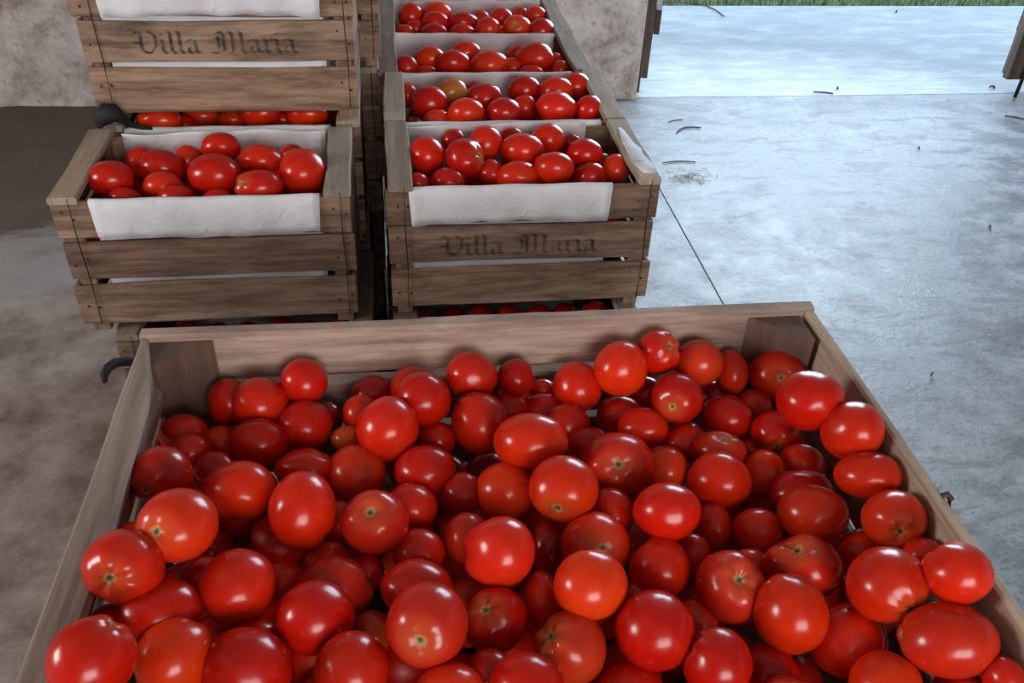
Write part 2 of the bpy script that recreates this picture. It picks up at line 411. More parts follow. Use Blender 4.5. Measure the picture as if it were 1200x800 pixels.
# ------------------------------------------------------------------ crates
CW, CD, CH_ = .508, .279, .289
def crate(loc, rz, label, group, letters=False, flap=(.08, .82), paper=True, w=CW):
    e = empty('wooden_crate', loc, rz); tag(e, label, 'crate', group)
    zs = ((.021, .106), (.119, .196), (.204, .274))
    for z0, z1 in zs:
        j = lambda: rnd.uniform(-.004, .003)
        s = board('slat', (j() , .004, (z0 + z1) / 2), (w + j(), .004, (z0 + z1) / 2), (0, 0, 1), z1 - z0, .008, M['crate'], e, warp=.0013)
        if letters and z0 == .119: lettering('Villa Maria', .095, .305, z0 + .016, .044, -.0022, s)
        board('slat', (j(), CD - .004, (z0 + z1) / 2), (w + j(), CD - .004, (z0 + z1) / 2), (0, 0, 1), z1 - z0, .008, M['crate'], e, warp=.001)
        for x in (.005, w - .005):
            board('side_slat', (x, .009, (z0 + z1) / 2), (x, CD - .009, (z0 + z1) / 2), (0, 0, 1), z1 - z0, .008, M['crate'], e, warp=.001)
    for x in (.025, w - .025):
        for y in (.021, CD - .021):
            board('corner_post', (x, y, .0), (x, y, .272), (1, 0, 0), .030, .024, M['crate'], e)
        board('top_rail', (x - (.002 if x < .1 else -.002), -.003, .281), (x - (.002 if x < .1 else -.002), CD - .001, .281), (1, 0, 0), .046, .014, M['rail'], e, warp=.0015, ch=.003)
    for i in range(5):
        y = .035 + i * (CD - .07) / 4
        board('bottom_board', (.012, y, .0155), (w - .012, y, .0155), (0, 1, 0), .047, .007, M['crate'], e)
    for x in (.031, w - .017):
        tube('binding_wire', [(x, -.0022, .022), (x + .0015, -.0025, .12), (x - .001, -.0022, .20), (x, -.0028, .284)], .0011, M['iron'], e, 5)
    if paper:
        V, F = [], []
        for z0, z1 in zs:
            for xc in (.016, .036, w - .034, w - .012):
                x = xc + rnd.uniform(-.004, .004); z = z0 + (z1 - z0) * rnd.uniform(.2, .8); k = len(V); q = rnd.uniform(.0018, .003)
                V += [(x + q * math.cos(a * PI / 3), -.0016, z + q * math.sin(a * PI / 3)) for a in range(6)] + [(x + q * math.cos(a * PI / 3), .001, z + q * math.sin(a * PI / 3)) for a in range(6)]
                F += [tuple(k + a for a in range(6))] + [(k + a, k + 6 + a, k + 6 + (a + 1) % 6, k + (a + 1) % 6) for a in range(6)]
        tag(link('nail_heads', mesh('nail_heads', V, F), M['iron'], e), None, kind='stuff')
        liner(e, flap[0] * w, flap[1] * w)
    return e
def liner(e, x0, x1):
    prof = [(-.0035, .206, 0), (-.0045, .222, 0), (-.004, .24, 0), (-.0035, .258, 0), (-.003, .272, 0), (.0, .2772, 0), (.006, .2782, 0), (.0105, .275, 0), (.0115, .24, 0), (.0115, .12, 0), (.0125, .03, 0), (.03, .0205, 0),
            (.15, 0.01405, 0), (CD - .03, .0205, 0), (CD - .0125, .03, 0), (CD - .0115, .14, 0), (CD - .0115, .262, 0), (CD - .0125, .2785, 0), (CD - .013, .285, 0)]
    n = 26; V, F = [], []; r = rnd
    p1, p2, p3 = r.uniform(0, 6), r.uniform(0, 6), r.uniform(0, 6); sl = r.uniform(-.05, .05)
    for j, (y, z, _) in enumerate(prof):
        for i in range(n + 1):
            s = i / n; x = x0 + (x1 - x0) * s; yy, zz = y, z
            if j < 4:
                k = (4 - j) / 4
                x += (-.004 if s > .5 else .004) * k * (1 if s in (0, 1) else 0)
                yy -= k * abs(.003 * math.sin(9 * s + p1 + j * .8) + .002 * math.sin(23 * s + p2 - j))
                if j == 0: zz += .003 * math.sin(5 * s + p3) + .0015 * math.sin(31 * s + p1) + sl * .03
            if 5 <= j <= 7: zz += .0008 * math.sin(19 * s + p2)
            if 8 <= j <= 10 or 15 <= j <= 16: yy += (.001 * math.sin(11 * s + p3 + j))* (1 if j < 12 else -1)
            if j == 18: zz += .003 * math.sin(6 * s + p1) + .002 * math.sin(17 * s + p2)
            V.append((x, yy, zz))
    for j in range(len(prof) - 1):
        for i in range(n):
            a = j * (n + 1) + i; F.append((a, a + n + 1, a + n + 2, a + 1))
    o = link('paper_liner', mesh('paper_liner', V, F), M['paper'], e, True)
    s = o.modifiers.new('thick', 'SOLIDIFY'); s.thickness = .0007; s.offset = 0
    tag(o, 'white paper lining folded over the front slat')
    return o
TB = .578
GR, GL = 'crates in the right-hand stacks', 'crates in the left-hand stacks'
NR = ['nearest', 'second', 'third', 'farthest']
XR = (-.016, -.018, -.031, -.029); YR = (1.474, 1.766, 2.051, 2.334)
for i in range(4):
    crate((XR[i], YR[i], TB), 0, ['lettered wooden tomato crate with a white paper flap, front of the right row',
        'open wooden tomato crate directly behind the lettered front crate in the right row',
        'open wooden tomato crate third from the front in the right row',
        'open wooden tomato crate at the far end of the right row, by the wall'][i], GR, letters=(i == 0), flap=((.075, .82), (.06, .90), (.04, .90), (.03, .93))[i])
    for lv in (1, 0):
        crate((XR[i] + rnd.uniform(-.006, .006) + (.034 if i == 2 and lv else 0), YR[i] + rnd.uniform(-.003, .001), .289 * lv), 0,
              'stacked wooden crate %s the %s crate of the right row' % ('directly under' if lv else 'on the floor under', NR[i]), GR, paper=(lv == 1), flap=(.1, .85), w=CW - .012)
crate((-.590, 1.456, TB), 0, 'brown tomato crate with white paper flap and thick side rail, front of left stack', GL, flap=(.125, .895))
crate((-.545, 1.452, .289), math.radians(-.6), 'brown crate directly under the front left tomato crate, shifted to the right', GL, flap=(.1, .85), w=CW - .02)
crate((-.565, 1.456, 0), 0, 'wooden crate on the floor under the front left crates', GL, paper=False)
crate((-.577, 1.760, TB), 0, 'wooden tomato crate pressed under the high lettered crate of the left stack', GL, flap=(.09, .885))
crate((-.570, 1.762, .289), 0, 'wooden crate third from the top in the tall left stack', GL, paper=False)
crate((-.572, 1.758, 0), 0, 'wooden crate on the floor at the foot of the tall left stack', GL, paper=False)
crate((-.575, 1.772, TB + .289), 0, 'high wooden crate with Villa Maria lettering, topmost in view on the left stack', GL, letters=True, flap=(.085, .885))
for lv in range(4):
    crate((-.552 + .008 * lv, 2.066, .289 * lv), 0, 'wooden crate of the hidden left stack behind the lettered one, %s' % ['on the floor', 'second from the floor', 'third from the floor', 'topmost'][lv], GL, paper=(lv == 3))

# torn scrap of white paper lying on the right rail of the nearest crate
V, F = [], []
for i in range(9):
    s = i / 8; y = 1.474 + .018 + s * .215; z = TB + .2892 + .0012 * math.sin(i * 2.1)
    xr = -.016 + CW + (-.003, -.001, -.004, -.011, -.009, -.016, -.019, -.023, -.026)[i]; xl = -.016 + CW - (.030, .038, .040, .041, .041, .040, .038, .036, .030)[i]
    V += [(xl, y, z), (xr, y + .004 * math.sin(i * 3), z + .0006)]
for i in range(8): F.append((2 * i, 2 * i + 1, 2 * i + 3, 2 * i + 2))
o = link('paper_scrap', mesh('paper_scrap', V, F), M['paper'], None, True); o.modifiers.new('t', 'SOLIDIFY').thickness = .0006
tag(o, 'torn white paper scrap lying on the right rail of the nearest lettered crate', 'paper')

# black strap bits
def strap(name, pts, r, label):
    o = tube(name, pts, r, M['rubber'], None, 8); tag(o, label, 'strap'); return o
strap('rubber_strap', [(-.572, 1.752, .868), (-.566, 1.742, .880), (-.556, 1.734, .893), (-.545, 1.730, .901), (-.535, 1.732, .900), (-.528, 1.738, .892), (-.522, 1.746, .880), (-.512, 1.750, .868), (-.495, 1.754, .861), (-.475, 1.757, .857)], [.008, .013, .018, .021, .019, .014, .009, .006, .005, .003],
      'black rubber knot under the left corner of the high lettered crate')

# ------------------------------------------------------------------ the big bin
RZ = .939
def build_bin():
    e = empty('tomato_bin', (.116, .5, 0)); tag(e, 'large open wooden bin heaped with tomatoes in the foreground', 'bin')
    e0 = Vector((.116, .5, 0))
    def loc(p): return (p[0] - e0.x, p[1] - e0.y, p[2])
    X0, X1, Y0, Y1 = -.322, .552, .03, .952
    rows = [(.866, .939), (.780, .852), (.692, .766)]
    for k, (z0, z1) in enumerate(rows):
        zc = (z0 + z1) / 2; w_ = z1 - z0
        board('plank', loc((X0 + .001, Y1 - .010, zc)), loc((X1 - .001, Y1 - .010, zc)), (0, 0, 1), w_, .020, M['bin'], e, seg=8, warp=.0012, ch=.003)
        board('plank', loc((X0 + .001, Y0 + .010, zc)), loc((X1 - .001, Y0 + .010, zc)), (0, 0, 1), w_, .020, M['bin'], e, seg=4, ch=.003)
        board('plank', loc((X1 - .006, Y0 + .021, zc)), loc((X1 - .006, Y1 - .021, zc)), (0, 0, 1), w_, .012, M['bin' if k else 'binrim'], e, seg=8, warp=.0012, ch=.003)
        if k: board('plank', loc((X0 + .013, Y0 + .021, zc)), loc((X0 + .013, Y1 - .021, zc)), (0, 0, 1), w_, .022, M['bin'], e, seg=4, ch=.003)
    # the warped top plank of the left side: thin at the far end, twisting to a broad top
    V, F, G = [], [], []; n = 14
    for i in range(n + 1):
        s = i / n; y = Y1 - .021 - s * (Y1 - Y0 - .042)
        th = .008 + .030 * min(1, (s / .16)) ** 1.0 + .002 * math.sin(s * 19); xo = X0 + .002 * math.sin(s * 9) + .004 * max(0, 1 - s * 8)
        z1 = RZ + .0015 * math.sin(s * 13); z0 = .866
        for x, z in ((xo + .004, z0), (xo, z0 + .03), (xo, z1 - .004), (xo + .004, z1), (xo + th - .004, z1 - .001), (xo + th, z1 - .006), (xo + .024, z0 + .02), (xo + .022, z0)):
            V.append(loc((x, y, z))); G.append((y + 3, x * 1.0 + z, z))
    for i in range(n):
        for j in range(8):
            k = (j + 1) % 8; F.append((i * 8 + j, (i + 1) * 8 + j, (i + 1) * 8 + k, i * 8 + k))
    F.append(tuple(range(8))); F.append(tuple(reversed(range(n * 8, n * 8 + 8))))
    o = link('plank', mesh('plank', V, F, G), M['binrim'], e); tag(o, 'pale warped plank forming the left rim')
    t = RZ - .009
    for pts in ([(X0 + .014, Y1 - .021), (X0 + .014, Y1 - .075), (X0 + .088, Y1 - .021)],
                [(X1 - .021, Y1 - .021), (X1 - .092, Y1 - .021), (X1 - .021, Y1 - .076)],
                [(X0 + .026, Y0 + .021), (X0 + .088, Y0 + .021), (X0 + .026, Y0 + .078)],
                [(X1 - .021, Y0 + .021), (X1 - .021, Y0 + .078), (X1 - .088, Y0 + .021)]):
        prism('corner_post', [loc((*p, 0))[:2] for p in pts], 0, t, M['post'], e)
    for i in range(9):
        y = Y0 + .065 + i * (Y1 - Y0 - .13) / 8
        board('bottom_board', loc((X0 + .026, y, .672)), loc((X1 - .022, y, .672)), (0, 1, 0), .098, .016, M['bin'], e, ch=.0005, warp=0)
    for y in (Y0 + .012, Y1 - .012):
        board('stretcher', loc((X0, y, .30)), loc((X1, y, .30)), (0, 0, 1), .09, .02, M['bin'], e)
    v, f = tube_geo([loc((X1 - .004, .588, RZ + .001)), loc((X1 + .001, .588, RZ + .003)), loc((X1 + .006, .586, RZ - .002)), loc((X1 + .006, .586, RZ - .012))], .0035, 6)
    link('staple', mesh('staple', v, f), M['iron'], e)
    return e
build_bin()
strap('rubber_strap', [(-.412, 1.022, .80), (-.4135, 1.030, .806), (-.411, 1.044, .808), (-.405, 1.058, .806), (-.394, 1.068, .80), (-.376, 1.075, .79), (-.35, 1.078, .775), (-.34, 1.06, .74), (-.335, 1.0, .70), (-.333, .955, .69)], [.0035, .0058, .0066, .0070, .0070, .0066, .006, .005, .005, .005],
      'black curved strap end sticking out by the far left corner of the bin')

# ------------------------------------------------------------------ tomatoes
BIN_ANN=[
(1,272,469,26,28,1),
(2,303,472,33,30,0),
(3,356,447,28,27,0),
(4,213,510,29,24,1),
(5,221,527,26,20,1),
(6,258,520,24,22,2),
(7,304,518,35,29,0),
(8,189,556,36,35,0,178,572),
(9,252,554,28,25,1),
(10,281,574,43,35,0),
(11,209,616,46,43,0,197,615),
(12,358,551,37,26,1),
(13,354,598,39,47,0),
(14,160,632,27,22,1),
(15,141,667,46,43,0,142,671),
(16,184,718,50,38,0),
(17,128,728,22,20,2),
(18,107,772,50,50,0),
(19,202,766,44,46,0),
(20,279,689,44,44,0),
(21,238,682,30,32,1),
(22,332,684,28,28,2),
(23,393,688,44,37,1),
(24,371,721,45,43,0),
(25,288,782,54,47,0),
(26,297,747,32,24,1),
(27,412,786,44,45,0),
(28,436,742,25,26,2),
(29,440,612,40,38,0,438,592),
(30,482,595,31,29,1),
(31,491,647,31,28,1),
(32,400,614,24,28,2),
(33,386,660,28,26,2),
(34,430,672,20,22,2),
(35,487,688,43,33,0),
(36,501,731,48,49,0,496,736),
(37,580,727,39,38,1,566,705),
(38,634,706,24,36,2),
(39,528,812,41,35,0),
(40,575,790,30,29,1),
(41,615,806,45,41,0),
(42,586,647,42,42,0),
(43,588,575,36,34,0),
(44,545,578,24,26,1),
(45,548,632,28,32,1),
(46,661,572,41,39,0,651,592),
(47,778,550,28,27,1),
(48,722,543,43,38,0,721,538),
(49,782,599,40,34,0),
(50,697,640,41,40,0,703,634),
(51,643,642,23,32,2),
(52,691,687,44,41,0),
(53,669,757,43,43,0,640,733),
(54,767,738,47,46,0),
(55,772,667,36,37,0),
(56,855,690,41,42,0,859,670),
(57,878,662,25,20,1),
(58,841,778,40,42,0),
(59,818,725,25,25,2),
(60,745,702,20,20,2),
(61,740,812,40,36,2),
(62,903,788,33,32,2),
(63,926,719,43,46,0),
(64,941,664,47,38,0,926,634),
(65,993,751,45,43,1),
(66,1040,685,46,44,0,1056,706),
(67,1111,747,56,43,0),
(68,1123,674,40,36,0),
(69,1082,650,23,20,1),
(70,1047,607,37,33,0,1042,618),
(71,1010,646,30,26,1),
(72,1017,556,39,28,0),
(73,952,601,41,34,0),
(74,937,577,39,28,1),
(75,887,621,29,26,1),
(76,843,563,38,35,0),
(77,896,556,27,29,1),
(78,938,545,28,25,1),
(79,836,617,22,28,2),
(80,812,650,22,25,2),
(81,1037,802,42,37,0),
(82,1176,795,23,27,1),
(83,1130,820,40,34,1),
(84,923,820,32,27,1),
(85,716,603,27,32,1),
(87,435,462,25,24,1),
(88,488,452,31,28,1),
(89,495,466,33,32,0),
(90,553,440,31,29,0),
(91,425,483,22,23,1),
(92,453,505,37,39,0),
(93,408,514,20,16,1),
(94,418,552,36,34,1),
(95,357,499,33,31,0),
(96,384,490,18,20,2),
(97,510,515,24,22,1),
(98,499,552,36,31,0),
(99,563,496,34,37,0),
(100,604,444,22,23,1),
(101,636,458,16,15,2),
(102,602,468,24,20,1),
(103,598,481,21,22,1),
(104,641,482,28,25,1),
(105,673,455,29,30,0),
(106,621,518,44,34,0),
(107,665,500,28,26,0),
(108,690,523,26,24,1),
(109,730,431,32,33,0),
(110,768,413,25,27,0,782,403),
(111,819,424,30,27,0),
(112,857,436,19,27,1),
(113,794,466,30,30,0,782,476),
(114,728,488,28,24,1),
(115,756,464,20,24,2),
(116,752,501,30,25,0),
(118,805,520,28,24,1),
(119,852,489,31,27,0),
(120,836,463,19,18,1),
(121,911,438,34,29,0,907,441),
(122,883,477,22,22,1),
(123,952,471,40,36,0),
(124,908,507,29,26,1,905,523),
(125,999,503,36,35,0),
(126,840,529,32,24,0,842,510),
(127,880,527,14,13,2),
]
CR_ANN={
'C1':[(500,182,21,22,0),(544,186,23,24,0,564,184),(569,168,20,21,0),(612,177,26,21,0),(642,164,21,19,0),(685,181,21,18,0),(649,197,24,19,0),(524,214,21,18,1),(606,207,26,19,1),(577,204,17,17,1),(692,207,20,17,1),(721,198,17,18,1),(489,216,15,14,1),(531,163,15,13,1),(598,161,16,14,1),(668,170,15,14,1),(706,193,14,14,1)],
'C2':[(503,121,22,20,0),(478,112,13,14,1),(529,109,19,17,0),(568,116,22,18,0),(546,133,22,18,0),(590,132,21,17,0),(614,106,20,17,0),(615,126,16,15,1),(652,107,21,17,0),(652,127,24,19,0),(675,101,17,16,0),(690,128,16,16,0),(512,142,18,14,1),(557,107,13,12,1)],
'C3':[(477,78,13,13,0),(505,70,18,15,0),(531,75,20,15,0),(546,62,18,14,0),(573,76,23,17,0),(601,80,13,12,1),(627,70,24,18,0),(525,86,17,12,1),(623,86,15,11,1),(659,83,13,12,1),(608,66,16,13,1),(499,86,14,10,1),(650,75,14,13,1)],
'C4':[(482,19,15,15,0),(512,17,18,14,0),(509,28,17,13,0),(509,39,17,12,1),(542,28,18,13,0),(542,40,17,12,1),(572,34,15,13,0),(563,23,12,11,1),(587,21,14,12,0),(605,34,17,15,0,604,34),(627,19,13,12,0),(636,37,16,15,0),(584,43,16,13,1),(617,49,13,11,1),(474,39,13,10,1),(487,34,14,11,1),(610,18,11,10,1)],
'L1':[(130,210,26,22,0),(166,190,19,18,1),(189,198,27,22,0),(221,188,18,18,1),(259,173,23,18,0),(252,206,30,25,0),(304,189,26,20,0),(354,202,27,28,0),(304,219,28,20,0,285,216),(191,217,23,18,1),(206,231,21,15,1),(146,232,19,13,1),(256,233,18,12,1),(343,183,16,14,1),(330,212,16,14,1),(280,205,14,14,1)],
'L2':[(188,142,26,17,0),(272,141,18,14,1),(306,134,24,16,0),(360,134,25,16,0),(236,137,22,16,1),(215,148,18,14,1),(330,142,17,14,1)],
}
